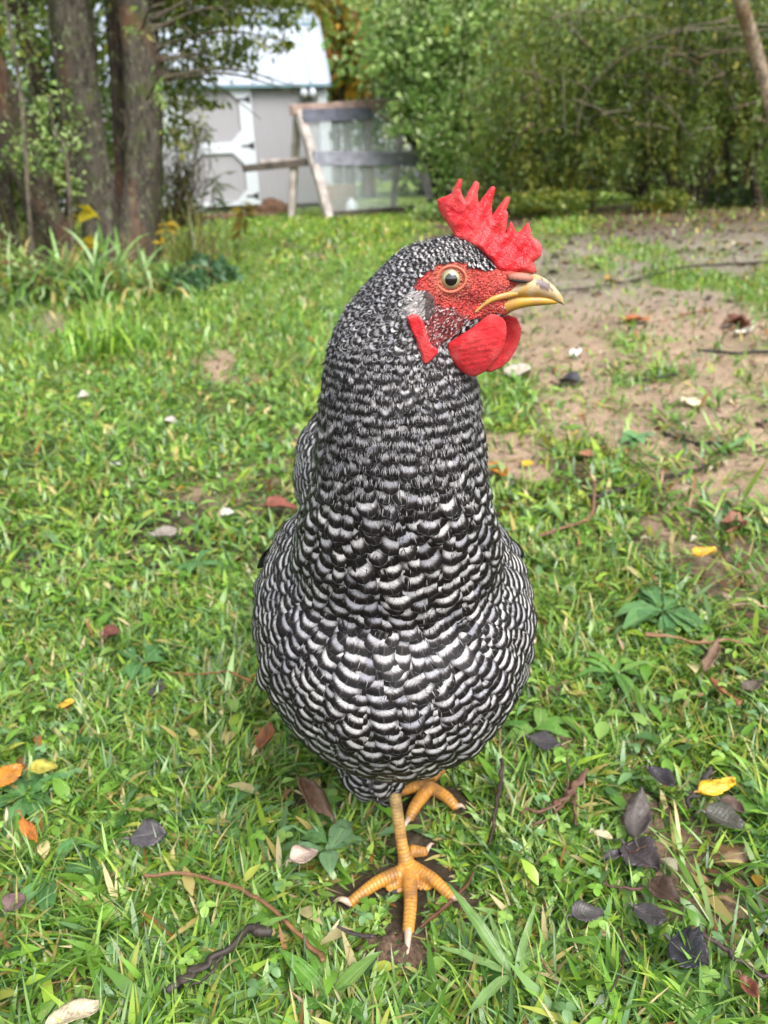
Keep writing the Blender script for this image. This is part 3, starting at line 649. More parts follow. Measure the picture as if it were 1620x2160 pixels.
for i in order:
    p0 = Vector(cp[i]); z = p0.z; L, Wd, S = (float(v) for v in fsize(z, 0)); q_ = .68+.66*random.random(); L *= q_; Wd *= q_*(.85+.3*random.random())
    if z < .10 and p0.y < .52 and p0.y > .44: L *= 1.0
    p = p0; cen = []; nors = []
    off = (random.random()-.5)*float(np.interp(z, [.05, .25, .31, .34, .40], [.48, .55, .72, .9, .98]))
    loc, nrm, _, _ = bvh.find_nearest(p); f = Vector(flow(loc)); f = (f-nrm*f.dot(nrm)).normalized(); tipp = np.array(loc+f*L*.85)
    perz = float(np.interp(zeta(tipp), zt, per)); tf = float(phase(tipp[None])[0])+off+.15*L/perz; want = round(tf-.93)+.93; L = max(L*.6, L+(want-tf)*perz); step = L/4
    pts = []
    for kx in range(5):
        pts.append((loc, nrm)); f = Vector(flow(loc)); f = f-nrm*f.dot(nrm)
        if f.length < 1e-6: f = Vector((0, 0, -1))-nrm*nrm.dot(Vector((0, 0, -1)))
        f.normalize()
        if kx == 0: jit = (random.random()-.5)*(.75 if z < .3 else 1.1)
        f = Matrix.Rotation(jit, 3, nrm) @ f
        loc, nrm, _, _ = bvh.find_nearest(loc+f*step)
    cc = np.array([tuple(a_[0]) for a_ in pts]); nn_ = np.array([tuple(a_[1]) for a_ in pts])
    s5 = np.linspace(0, 1, 5); cen = np.stack([np.interp(TT, s5, cc[:, k]) for k in range(3)], 1); nor = unit(np.stack([np.interp(TT, s5, nn_[:, k]) for k in range(3)], 1))
    base = cen.copy(); lift = .10*Wd+.0006
    V = feather_strip(cen+nor*(.0003), nor, Wd, L, lift*(.35+1.5*random.random()**1.5+(1.2 if random.random() < .012 else 0)), None, 0, 0, (RNG.random(8)-.5)*.30)
    if z > .405: off = random.random()
    # phase counted back from the tip, which ends on a dark band
    tipph = round(float(phase(base[-1][None])[0])+off-.93)+.93 if z <= .405 else random.random()
    dph = float(phase(base[-1][None])[0]-phase(base[3][None])[0]); dln = float(np.linalg.norm(base[-1]-base[3])); pe_ = np.clip(dln/max(dph, .05), .55*perz, 1.25*perz)
    pm = tipph+(TT-1)*L/pe_
    if z < .405 and z > .09 and p0.y < .50:
        tn_ = unit(cen[-1]-cen[-3]); sd_ = np.cross(tn_, nor[-1])
        for q_ in range(7 if z < .32 else 3):
            u0 = random.uniform(-.8, .8); b0 = cen[5]*(1-abs(u0)*.6)+cen[4]*abs(u0)*.6+sd_*u0*Wd*.36+nor[-1]*(lift*.9+.0004); dd_ = unit(tn_+sd_*u0*.55+nor[-1]*random.uniform(-.02, .16)); l_ = L*random.uniform(.10, .22)
            ts = np.array([0, .5, 1.]); ce_ = b0+dd_*(ts*l_)[:, None]; w_ = .00016*(1-ts*.75)
            BVs.append(np.stack([ce_-sd_*w_[:, None], ce_+sd_*w_[:, None]], 1).reshape(-1, 3)); BU.append(np.stack([np.tile([-.5, .5], 3), np.full(6, tipph+random.choice([-.12, -.05, 0.]))], 1)); BU2.append(np.stack([np.repeat(ts, 2), np.full(6, random.random())], 1))
    reg = 'head' if z > .405 else ('neck' if z > .305 else ('breast' if p0.y < .56 else 'back'))
    allV[reg].append(V.reshape(-1, 3)); allU[reg].append(np.stack([np.repeat(UX[None], 8, 0).ravel(), np.repeat(pm[:, None], 5, 1).ravel()], 1))
    allU2[reg].append(np.stack([np.repeat(TT[:, None]*L/.022, 5, 1).ravel(), np.full(40, min(1, max(0, .62*random.random()+.75*(mnoise.noise(p0*38)*.5+.5)-.12)))], 1))
def strips(name, Vs, Us, U2s, mat, parent, nr=8, nc=5):
    N = len(Vs); V = np.concatenate(Vs); b = (np.arange(N)*nr*nc)[:, None, None]; i = (np.arange(nr-1)*nc)[None, :, None]; j = np.arange(nc-1)[None, None]
    F = np.stack([b+i+j, b+i+j+1, b+i+nc+j+1, b+i+nc+j], -1).reshape(-1, 4)
    return mk(name, V, F, mat, parent, uv=np.concatenate(Us), uv2=np.concatenate(U2s))
for k, nm in (('head', 'head_feathers'), ('neck', 'neck_feathers'), ('breast', 'breast_feathers'), ('back', 'back_feathers')):
    if allV[k]: strips(nm, allV[k], allU[k], allU2[k], MAT['feather'], hen)
strips('tip_barbs', BVs, BU, BU2, MAT['feather'], hen, 3, 2)
# loose barbs: hair thin strands over neck and breast
HV = []; HU = []; HU2 = []
idx = RNG.choice(npol, 15000, p=np.where(ok & (fc[:, 1] < .50), ar*(.12+5*sm(.31, .37, fc[:, 2])), 0)/np.where(ok & (fc[:, 1] < .50), ar*(.12+5*sm(.31, .37, fc[:, 2])), 0).sum())
for i in idx:
    p = fc[i]; nrm = fn[i]; z = p[2]; L = float(np.interp(z, [.05, .3, .4, .45], [.007, .007, .0042, .0024]))*(.6+.8*random.random())
    f = flow(p); f = f-nrm*(f @ nrm); f = unit(f+ (RNG.random(3)-.5)*.5*np.linalg.norm(f)); side = np.cross(f, nrm)
    up = float(np.interp(z, [.05, .3, .36, .45], [.0026, .0024, .0018, .0010])); w = .00014 if z < .4 else .00011
    ts = np.array([0, .5, 1.]); cen = p+f*ts[:, None]*L+nrm*(up*(.7+ts*.7*random.random()))[:, None]
    V = np.stack([cen-side*w*(1-ts*.6)[:, None], cen+side*w*(1-ts*.6)[:, None]], 1).reshape(-1, 3)
    ph_ = phase(p[None])[0]+(random.random()-.5)*.3+ts*L/float(np.interp(zeta(p), zt, per))
    HV.append(V); HU.append(np.stack([np.tile([-.5, .5], 3), np.repeat(ph_, 2)], 1)); HU2.append(np.stack([np.repeat(ts, 2), np.full(6, random.random())], 1))
strips('loose_barbs', HV, HU, HU2, MAT['feather'], hen, 3, 2)
# downy fluff where the shank leaves the thigh
HV = []; HU = []; HU2 = []
for k in range(1500):
    a_ = RNG.random()*6.28; h_ = RNG.random(); cc_ = np.array(hock)+np.array([-.004, -.002, .004+.020*h_]); rr_ = .006+.010*h_; p = cc_+np.array([math.cos(a_)*rr_, math.sin(a_)*rr_, 0]); f = unit(np.array([math.cos(a_)*.35, math.sin(a_)*.35, -1.])+RNG.normal(size=3)*.22); side = unit(np.cross(f, [math.cos(a_), math.sin(a_), .1])); L = .007+.007*RNG.random(); ts = np.array([0, .5, 1.]); w = .00026
    cen = p+f*ts[:, None]*L+np.array([math.cos(a_), math.sin(a_), 0])*.0015*ts[:, None]**2; HV.append(np.stack([cen-side*w*(1-ts*.7)[:, None], cen+side*w*(1-ts*.7)[:, None]], 1).reshape(-1, 3)); q_ = .8+.5*math.floor(h_*3)+RNG.random()*.25
    HU.append(np.stack([np.tile([-.4, .4], 3), np.full(6, q_)], 1)); HU2.append(np.stack([np.repeat(ts, 2), np.full(6, RNG.random())], 1))
strips('thigh_fluff', HV, HU, HU2, MAT['feather'], hen, 3, 2)
# ---------------------------------------------------------------- face bristles (small dark and pale ticks on face and cheek)
acc = Acc(); r = np.random.default_rng(3)
fi = np.where(fm | cm)[0]; wg = ar[fi]*np.where(cm[fi], 1.9, 1.0)
fx_, fy_ = hc(fc[fi]); wg *= np.where(np.hypot(fx_-951, fy_-589) < 34, .0, 1)*np.where(fx_ > 1085, .05, 1)
for i in r.choice(fi, 3000, p=wg/wg.sum()):
    p = fc[i]+(r.random(3)-.5)*.0006; nrm = fn[i]; ck = cm[i]; f = -HX+np.array([0, 0, -.5])+(r.random(3)-.5)*.8; f = unit(f-nrm*(f @ nrm)); side = np.cross(f, nrm)
    L = (.0016 if ck else .0009)*(.6+.8*r.random()); w = (.00020 if ck else .00013)*(.7+.6*r.random())
    V = np.array([p-side*w*.6, p+side*w*.6, p+f*L*.6+side*w+nrm*.0005, p+f*L*.6-side*w+nrm*.0005, p+f*L+nrm*.0004]); 
    cc = srgb(190, 172, 170) if r.random() < (.34 if ck else .03) else (srgb(44, 30, 34) if r.random() < .75 else srgb(130, 60, 58))
    acc.add(V, [np.array([[0, 1, 2, 3]]), np.array([[3, 2, 4]])], cc)
t = NT('bristle'); MAT['bristle'] = t.bsdf(t.col(), .6, spec=.3)
acc.build('face_bristles', MAT['bristle'], hen)
# ear tuft
acc = Acc()
for k in range(700):
    px = 862+r.random()*55; py = 612+r.random()*62; 
    if (px-890)**2/900+(py-642)**2/1000 > 1: continue
    loc, nrm, _, _ = bvh.find_nearest(Vector(surf(px, py))); p = np.array(loc); nrm = np.array(nrm)
    f = unit(-HX*1.0+np.array([0, 0, -.5+(r.random()-.5)*.9])); side = unit(np.cross(f, nrm)); L = .0050*(.5+.9*r.random()); w = .00015
    c0 = p+nrm*.0006; V = np.array([c0-side*w, c0+side*w, c0+f*L*.5+nrm*.0012+side*w, c0+f*L*.5+nrm*.0012-side*w, c0+f*L+nrm*.0010])
    g = .10+.75*r.random()**1.3 if px < 897 else .05+.25*r.random(); acc.add(V, [np.array([[0, 1, 2, 3]]), np.array([[3, 2, 4]])], (g*.80, g*.76, g*.74) if px < 897 else (g*.62, g*.5, g*.48))
acc.build('ear_tuft', MAT['bristle'], hen)
# ---------------------------------------------------------------- comb, wattles, lobe
def fill_outline(poly, step):
    """grid fill of a polygon in pixels: returns pts, faces (quads snapped to outline)"""
    poly = np.asarray(poly, float); x0, y0 = poly.min(0)-step; x1, y1 = poly.max(0)+step
    gx = np.arange(x0, x1+step, step); gy = np.arange(y0, y1+step, step); XX, YY = np.meshgrid(gx, gy)
    ins = inpoly(XX, YY, poly)
    # distance to outline
    A = poly; B = np.roll(poly, -1, 0); pt = np.stack([XX.ravel(), YY.ravel()], 1)
    ab = B-A; tt = np.clip(((pt[:, None]-A[None])*ab[None]).sum(2)/((ab**2).sum(1)[None]+1e-9), 0, 1); pr = A[None]+tt[..., None]*ab[None]
    d = np.linalg.norm(pt[:, None]-pr, axis=2); b = d.argmin(1); dist = d[np.arange(len(pt)), b]; near = pr[np.arange(len(pt)), b]
    insf = ins.ravel(); nx = len(gx); ny = len(gy)
    use = insf | (dist < step*.75); pos = pt.copy(); snap = use & ((dist < step*.5) | ~insf); pos[snap] = near[snap]; dist = np.where(snap, 0, dist)
    i = np.arange(ny-1)[:, None]*nx; j = np.arange(nx-1)[None]; Q = np.stack([i+j, i+j+1, i+nx+j+1, i+nx+j], -1).reshape(-1, 4)
    okq = use[Q].all(1) & (insf[Q].any(1)); Q = Q[okq]
    return pos, dist, Q
def slab(name, poly, thick, rim, depth_fn, mat, parent, step=2.2, wav=None):
    pos, dist, Q = fill_outline(poly, step); ids = np.unique(Q); rem = -np.ones(len(pos), int); rem[ids] = np.arange(len(ids)); pos = pos[ids]; dist = dist[ids]; Q = rem[Q]
    th = thick(pos[:, 0], pos[:, 1])*np.sqrt(np.clip(1-(1-np.clip(dist/rim, 0, 1))**2, 0, 1)); dep = depth_fn(pos[:, 0], pos[:, 1])
    wv = wav(pos[:, 0], pos[:, 1]) if wav is not None else 0
    Fr = np.array([headp(a_, b_, d_) for a_, b_, d_ in zip(pos[:, 0], pos[:, 1], dep+th+wv*np.clip(dist/rim, 0, 1))]); Bk = np.array([headp(a_, b_, d_) for a_, b_, d_ in zip(pos[:, 0], pos[:, 1], dep-th)])
    n = len(pos); zero = th < 1e-9
    idb = np.where(zero, np.arange(n), np.arange(n)+n)
    V = np.vstack([Fr, Bk]); F = np.vstack([Q, idb[Q[:, ::-1]]])
    o = mk(name, V, F, mat, parent); return o
Zp = lambda L: [(820+x/4.05, 350+y/4.05) for x, y in L]
COMB = Zp([(620, 640), (560, 600), (540, 560), (500, 490), (450, 420), (425, 370), (415, 285), (480, 260), (535, 235), (550, 200), (575, 150), (590, 115), (610, 105), (628, 120), (625, 160), (612, 195), (625, 240), (650, 290), (670, 240), (690, 200), (710, 170), (722, 140), (745, 128), (775, 145), (772, 190), (760, 230), (765, 300), (770, 320), (795, 275), (830, 235), (850, 205), (870, 180), (895, 172), (912, 185), (905, 230), (890, 280), (880, 340), (885, 420), (910, 385), (940, 340), (965, 310), (990, 275), (1020, 260), (1040, 275), (1030, 310), (1015, 350), (1005, 378), (1018, 395), (1018, 440), (1005, 520), (1000, 570), (1020, 530), (1030, 490), (1045, 475), (1060, 495), (1075, 530), (1095, 570), (1130, 550), (1160, 510), (1185, 482), (1200, 495), (1215, 550), (1230, 610), (1270, 630), (1300, 670), (1312, 710), (1300, 770), (1270, 800), (1235, 825), (1260, 870), (1262, 905), (1230, 925), (1180, 915), (1100, 915), (1000, 930), (930, 900), (860, 800), (800, 740), (720, 680)])
t = NT('comb_skin'); p = t.pos(); vor = t.n('ShaderNodeTexVoronoi', {'Vector': p, 'Scale': 1300}, feature='F1').outputs['Distance']; n1 = t.noise(p, 90, 3); n2 = t.noise(p, 2200, 2)
c = t.mix(t.math('MULTIPLY', t.ramp(vor, .3, .8), .22), srgb(214, 42, 50), srgb(150, 14, 24)); c = t.mix(t.math('MULTIPLY', t.ramp(n1, .40, .70), .6), c, srgb(230, 100, 98)); fine = t.noise(p, 3200, 2); c = t.mix(t.math('MULTIPLY', t.ramp(n2, .62, .72), .3), c, srgb(244, 150, 140))
MAT['comb'] = t.bsdf(c, .36, t.bump(t.math('ADD', t.math('MULTIPLY', n2, .5), t.math('ADD', t.math('MULTIPLY', vor, -.7), t.math('MULTIPLY', n1, 3.0))), .6, .0008), spec=.42, **{'Subsurface Weight': .2, 'Subsurface Radius': (.006, .0015, .001), 'Subsurface Scale': 1.0})
combw = lambda x, y: (fbm(x, y, .045, 8, 3)-.5)*.0022+.0007*np.sin(x*.16+y*.09)
slab('comb', COMB, lambda x, y: .0016+.0024*sm(470, 570, y), 12, lambda x, y: .0025*np.sin((x-930)*.025)+.0012*sm(520, 430, y)*np.sin(x*.06), MAT['comb'], hen, 1.8, combw)
t = NT('wattle_skin'); p = t.pos(); n1 = t.noise(t.n('ShaderNodeMapping', {0: p, 2: (0, .45, 0), 3: (650, 650, 2400)}).outputs[0], 1.0, 3, .6, .8); n2 = t.noise(p, 120, 3)
c = t.mix(t.math('MULTIPLY', t.ramp(n1, .4, .7), .45), srgb(218, 40, 48), srgb(150, 12, 22)); c = t.mix(t.math('MULTIPLY', t.ramp(n2, .42, .7), .5), c, srgb(232, 100, 98))
MAT['wattle'] = t.bsdf(c, .45, t.bump(t.math('ADD', n1, t.math('MULTIPLY', n2, .8)), .9, .0016), spec=.4, **{'Subsurface Weight': .2, 'Subsurface Radius': (.006, .0015, .001), 'Subsurface Scale': 1.0})
WAT1 = Zp([(870, 1265), (920, 1270), (970, 1295), (1000, 1340), (1008, 1400), (1000, 1480), (975, 1560), (930, 1650), (880, 1710), (820, 1760), (740, 1800), (680, 1795), (620, 1760), (560, 1700), (520, 1630), (495, 1560), (510, 1510), (560, 1480), (620, 1440), (690, 1395), (740, 1360), (800, 1310), (840, 1280)])
slab('wattle', WAT1, lambda x, y: .0022+0*x, 22, lambda x, y: .0085+.0035*np.sin(np.clip((y-655)/140, 0, 1)*3.14)+.0015*np.sin((x-940)*.03), MAT['wattle'], hen, 2.0, lambda x, y: (fbm(x, y, .06, 12, 2)-.5)*.0012+.00012*np.sin(y*.55+x*.12+3*fbm(x, y, .03, 4, 2)))
WAT2 = [(1052, 670), (1072, 664), (1090, 670), (1100, 692), (1098, 712), (1090, 735), (1075, 760), (1058, 775), (1035, 785), (1015, 782), (1010, 740), (1030, 700)]
slab('wattle', WAT2, lambda x, y: .0020+0*x, 16, lambda x, y: -.0075-.002*np.sin((y-670)/110*3.14), MAT['wattle'], hen, 2.2, lambda x, y: (fbm(x, y, .06, 19, 2)-.5)*.0014)
LOBE = Zp([(150, 1300), (195, 1262), (260, 1280), (300, 1340), (325, 1430), (350, 1500), (365, 1540), (395, 1550), (425, 1570), (415, 1610), (380, 1650), (330, 1690), (300, 1695), (275, 1660), (280, 1620), (250, 1560), (230, 1480), (190, 1400), (165, 1340)])
def LOBED(x, y):
    # hangs just proud of the feathers: depth of the body surface in front of the head plane
    lx = np.array([870, 880, 895, 905, 915.]); ly = np.array([675, 700, 725, 750, 765.]); ds = []
    for a_, b_ in zip(lx, ly): ds.append(headp(a_, b_, 0)[1]-surf(a_, b_)[1])
    return np.interp(y, ly, ds)+.0030
slab('ear_lobe', LOBE, lambda x, y: .0016+0*x, 7, lambda x, y: LOBED(x, y), MAT['comb'], hen, 1.3, lambda x, y: .0008*np.sin((x-860)*.12+y*.04))
# ---------------------------------------------------------------- beak
def beak_part(name, cols, mat):
    """cols: list of (px, top, bottom, half thickness m): rings from base to tip"""
    n = 20; a = np.linspace(0, 2*np.pi, n, endpoint=False); R = []
    for px, tp, bt, th in cols:
        A = headp(px, tp); B = headp(px, bt); m = (A+B)/2; h = (A-B)/2
        R.append(m[None]+np.cos(a)[:, None]*h[None]*1.0+np.sign(np.sin(a))[:, None]*(np.abs(np.sin(a))**.85)[:, None]*np.array([HX[1]*0, -th, 0])[None])
    R = np.array(R); m = len(R)*8; V = np.array([spline(R[:, k], m) for k in range(n)]).transpose(1, 0, 2).reshape(-1, 3)
    i = np.arange(m-1)[:, None]*n; j = np.arange(n)[None]; k = (j+1) % n; F4 = np.stack([i+j, i+k, i+n+k, i+n+j], -1).reshape(-1, 4)
    V = np.vstack([V, V[:n].mean(0), V[-n:].mean(0)]); jj = np.arange(n); kk = (jj+1) % n
    F3 = np.concatenate([np.stack([kk, jj, np.full(n, m*n)], 1), np.stack([(m-1)*n+jj, (m-1)*n+kk, np.full(n, m*n+1)], 1)])
    bx, by = hc(V); C = np.repeat(np.array(srgb(186, 142, 56))[None], len(V), 0)
    if name == 'upper_beak':
        f = sm(.35, .85, fbm(bx, by, .06, 6, 2)+.35*(1-sm(600, 632, by)))[:, None]; C = C*(1-f)+np.array(srgb(190, 172, 136))*f
        d = inpoly(bx+(fbm(bx, by, .15, 2, 2)-.5)*10, by+(fbm(bx, by, .15, 4, 2)-.5)*8, [(1128, 590), (1142, 586), (1158, 596), (1166, 612), (1150, 612), (1134, 604)]); C[d] = srgb(96, 88, 92)
    return mk(name, V, [F4, F3], mat, hen, col=C)
t = NT('beak_horn'); n1 = t.noise(t.pos(), 300, 3, .5); n2 = t.noise(t.pos(), 520, 4, .6)
c = t.mix(t.math('MULTIPLY', n1, .3), t.col(), srgb(150, 100, 40)); c = t.mix(t.ramp(n2, .64, .69), c, srgb(60, 44, 32)); MAT['beak'] = t.bsdf(c, .30, t.bump(n2, .4, .0006), spec=.5)
beak_part('upper_beak', [(1050, 604, 630, .0054), (1085, 592, 628, .0060), (1110, 584, 627, .0060), (1128, 578, 626, .0054), (1146, 585, 628, .0046), (1162, 597, 632, .0037), (1175, 610, 638, .0027), (1185, 624, 642, .0015), (1189, 636, 643, .0005)], MAT['beak'])
t = NT('lower_beak_horn'); n1 = t.noise(t.pos(), 150, 3, .5); c = t.mix(t.ramp(n1, .35, .7), srgb(190, 148, 52), srgb(176, 128, 76)); MAT['beak2'] = t.bsdf(t.mix(t.ramp(n1, .66, .70), c, srgb(70, 50, 36)), .35, spec=.5)
beak_part('lower_beak', [(1040, 628, 666, .0050), (1065, 622, 661, .0053), (1090, 620, 652, .0052), (1115, 620, 646.5, .0046), (1140, 622, 644, .0037), (1160, 626, 642.5, .0027), (1174, 632, 641, .0014)], MAT['beak2'])
# gape: yellow-pink ridge from the beak corner along the face
V, F, u = tube([surf(1001, 659), surf(1014, 648), surf(1028, 637), surf(1044, 629), headp(1070, 622, .0050), headp(1092, 619, .0048)], [.0005, .0008, .0011, .0014, .0018, .0010], 10, seg=24); mk('gape', V, F, MAT['beak2'], hen)
# nostril flap: soft grey-pink lump with a slit
t = NT('nostril_skin'); n1 = t.noise(t.pos(), 500, 3); MAT['nost'] = t.bsdf(t.mix(n1, srgb(186, 120, 100), srgb(120, 84, 70)), .6, t.bump(n1, .5, .0006))
nc = headp(1098, 586, .0046); V, F = ellipsoid(nc, (.0062, .0024, .0024), 20, Ry(.12)); nost = mk('nostril_flap', V, F, MAT['nost'], hen)
t = NT('nostril_dark'); MAT['dark'] = t.bsdf((.01, .006, .005), .8)
V, F = ellipsoid(headp(1096, 593, .0066), (.0042, .0012, .0007), 14, Ry(.15)); mk('nostril', V, F, MAT['dark'], hen)
# ---------------------------------------------------------------- eyes
t = NT('iris'); tc = t.n('ShaderNodeTexCoord').outputs['Object']; sxy = t.n('ShaderNodeSeparateXYZ', {0: tc}); rr = t.math('SQRT', t.math('ADD', t.math('POWER', sxy.outputs[0], 2.0), t.math('POWER', sxy.outputs[2], 2.0)))
n1 = t.noise(t.pos((900, 900, 900)), 1.0, 2)
c = t.mix(t.ramp(rr, .0030, .0049), srgb(172, 166, 116), srgb(128, 134, 108)); c = t.mix(t.math('MULTIPLY', n1, .35), c, srgb(90, 90, 60)); c = t.mix(t.ramp(rr, .0049, .0054), c, srgb(24, 20, 18)); c = t.mix(t.math('SUBTRACT', 1.0, t.ramp(rr, .0027, .0030)), c, (.002, .002, .002))
MAT['iris'] = t.bsdf(c, .04, spec=.9, **{'Coat Weight': 1.0, 'Coat Roughness': .01})
t = NT('eyelid'); n1 = t.noise(t.pos(), 1400, 2); MAT['lid'] = t.bsdf(t.mix(n1, srgb(216, 128, 98), srgb(176, 74, 58)), .45, t.bump(n1, .5, .0005))
for sgn in (1, -1):
    ec = surf(951, 589) if sgn == 1 else surf(951, 589)*[1, 0, 1]+[0, np.array(bvh.ray_cast(Vector(headp(951, 589, -.06)), Vector((0, -1, 0)))[0])[1], 0]
    ctr = ec+np.array([0, sgn*.0038, 0]); V, F = ellipsoid((0, 0, 0), (.0057, .0057, .0057), 36)
    e = mk('eye', V+ctr, F, None, hen); e.data.materials.append(MAT['iris'])
    # local origin at the eye centre so the iris is centred
    off = ctr-parent_world(hen); e.location = off; co = np.empty(len(e.data.vertices)*3, np.float32); e.data.vertices.foreach_get('co', co); e.data.vertices.foreach_set('co', (co.reshape(-1, 3)-off.astype(np.float32)).ravel())
    for rad, tr, yo in ((.0060, .0007, .0010), (.0069, .00045, .0022)):
        a = np.linspace(0, 2*np.pi, 40, endpoint=False); ring = np.stack([ctr[0]+np.cos(a)*rad*(1.06+.10*np.maximum(0, np.cos(a))), np.full(40, ctr[1]-sgn*(.0044-yo)), ctr[2]+np.sin(a)*rad*.96], 1)
        b = np.linspace(0, 2*np.pi, 10, endpoint=False); rd = unit(ring-ctr*[1, 0, 1]-ring*[0, 1, 0]); 
        V = ring[:, None]+tr*(np.cos(b)[None, :, None]*rd[:, None]+np.sin(b)[None, :, None]*np.array([0, 1., 0])[None, None]); V = V.reshape(-1, 3)
        i = (np.arange(40)*10)[:, None]; i2 = ((np.arange(40)+1) % 40*10)[:, None]; j = np.arange(10)[None]; j2 = (j+1) % 10
        mk('eyelid', V, np.stack([i+j, i2+j, i2+j2, i+j2], -1).reshape(-1, 4), MAT['lid'], e)
# ---------------------------------------------------------------- tail and wing: large barred quills
FV = []; FU = []; FU2 = []
def quill(root, d, nrm, L, Wd, curl=0.0, period=.009):
    d = unit(d); nrm = unit(nrm-d*(nrm @ d)); cen = root+d*(TT*L)[:, None]+nrm*(-curl*L*TT**2)[:, None]; nor = np.repeat(nrm[None], 8, 0)
    V = feather_strip(cen, nor, Wd, L, .001, None, 0, 0, (RNG.random(8)-.5)*.06, np.array([.6, .8, .95, 1, .95, .8, .5, .06])); FV.append(V.reshape(-1, 3))
    FU.append(np.stack([np.repeat(UX[None], 8, 0).ravel(), np.repeat((TT*L/period+random.random())[:, None], 5, 1).ravel()], 1)); FU2.append(np.stack([np.repeat(TT[:, None]*L/.022, 5, 1).ravel(), np.full(40, random.random())], 1))
tb = P(745, 1040, .66)
for k in range(12):
    s_ = 1 if k % 2 else -1; q = k//2
    quill(tb+np.array([s_*.004*q, 0, -.004*q]), np.array([s_*.05*q-.02, .85, .18-.05*q]), np.array([s_*1., -.2, .3]), .11, .028, .05)
strips('tail', FV, FU, FU2, MAT['feather'], hen)
for s_ in (-1, 1):
    FV = []; FU = []; FU2 = []
    for row in range(4):
        for k in range(9):
            p = TC+np.array([s_*(.088+.006*row*0), +.006+.012*k+.016*row, .040-.017*row-.002*k]); loc, nrm, _, _ = bvh.find_nearest(Vector(p)); nr = np.array(nrm)
            quill(np.array(loc)+nr*(.002+.0012*(3-row)), np.array([0, .95, -.30]), nr, .055+.01*row, .017, .10, .008)
    strips('wing', FV, FU, FU2, MAT['feather'], hen)
# ================================================================ trees, shrubs, shed, run
PALG = [srgb(*c) for c in ((128, 164, 82), (152, 188, 98), (176, 206, 120), (106, 138, 72), (192, 214, 132), (204, 218, 162))]
PALO = [srgb(*c) for c in ((140, 160, 76), (98, 116, 44), (124, 140, 52), (150, 158, 60), (76, 94, 38), (164, 160, 64), (110, 138, 58))]
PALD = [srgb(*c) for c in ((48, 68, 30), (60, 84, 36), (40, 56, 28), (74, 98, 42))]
PALY = [srgb(*c) for c in ((150, 178, 84), (140, 168, 74), (124, 150, 60), (104, 128, 46), (126, 150, 56), (90, 114, 44), (150, 158, 66), (84, 108, 44), (160, 146, 74))]
PALA = [srgb(*c) for c in ((170, 130, 44), (190, 140, 50), (140, 130, 50), (200, 160, 60), (150, 100, 40))]
def lq(acc, p, d, nrm, L, Wd, cols):
    """diamond leaves, slightly folded: p root (N,3), d direction, nrm normal"""
    s = unit(np.cross(d, nrm)); L = np.asarray(L)[:, None]; Wd = np.asarray(Wd)[:, None]; n = unit(np.cross(s, d))
    V = np.stack([p, p+d*L*.45-s*Wd/2+n*Wd*.12, p+d*L-n*L*.12, p+d*L*.45+s*Wd/2+n*Wd*.12], 1); N = len(p)
    b = (np.arange(N)*4)[:, None]; F = np.concatenate([b+np.array([[0, 1, 2]]), b+np.array([[0, 2, 3]])]); acc.add(V.reshape(-1, 3), F, np.repeat(cols, 4, 0))
def crown(acc, ells, n, size, pal, seed, asp=.5, clump=.22, K=60, droop=.3, shell=.55):
    """ells: list of (centre, radii). leaves gathered in clumps through the volume, more of them outside"""
    r = np.random.default_rng(seed); vol = np.array([np.prod(e[1])**(2/3) for e in ells]); vol = vol/vol.sum()
    for (c, R), w in zip(ells, vol):
        k = max(4, int(K*w)); dirs = unit(r.normal(size=(k, 3))); rad = shell+(1-shell)*r.random(k); rad[r.random(k) < .3] *= .55
        cc = np.asarray(c)+dirs*rad[:, None]*np.asarray(R); m = int(n*w); ci = r.integers(0, k, m); cr = clump*(.5+r.random(k))
        p = cc[ci]+r.normal(size=(m, 3))*cr[ci][:, None]*np.asarray(R)*.9
        d = unit(r.normal(size=(m, 3))+np.array([0, 0, -droop])); nn = unit(r.normal(size=(m, 3))*.8+np.array([0, 0, 1.0]))
        s = size*(.6+.8*r.random(m)); ct = r.choice(len(pal), k); cid = np.where(r.random(m) < .6, ct[ci], r.integers(0, len(pal), m))
        cols = np.array(pal)[cid]*(.75+.5*r.random((m, 1))); k2 = p[:, 2] > .03
        lq(acc, p[k2], d[k2], nn[k2], s[k2], s[k2]*asp*(.7+.6*r.random(k2.sum())), cols[k2])
def pe(px, py, Y, rx, ry, rd=None):
    return (P(px, py, Y), (rx*Y/F_PX, rd if rd else (rx+ry)/2*Y/F_PX, ry*Y/F_PX))
def pt(L): return [P(*q) for q in L]
def trunk(name, pts, radii, mat, parent, col=(.09, .07, .055), n=26, rough=.22, seed=0, org=None, seg=None):
    V, F, uv = tube(pts, radii, n, seg=seg or len(pts)*10, rough=rough, seed=seed); return mk(name, V, F, mat, parent, col=np.repeat(np.array([col]), len(V), 0), uv=uv, org=org)
def branches(acc, lst, col):
    for i, (pts, r0, r1) in enumerate(lst):
        V, F, uv = tube(pts, np.linspace(r0, r1, len(pts)), 7, seg=len(pts)*6, rough=.15, seed=i); acc.add(V, F, col)
BR = np.array(srgb(92, 78, 66)); BR2 = np.array(srgb(70, 60, 48)); GRB = np.array(srgb(120, 112, 100))
def gxy(px, py): g = G(px, py); return g
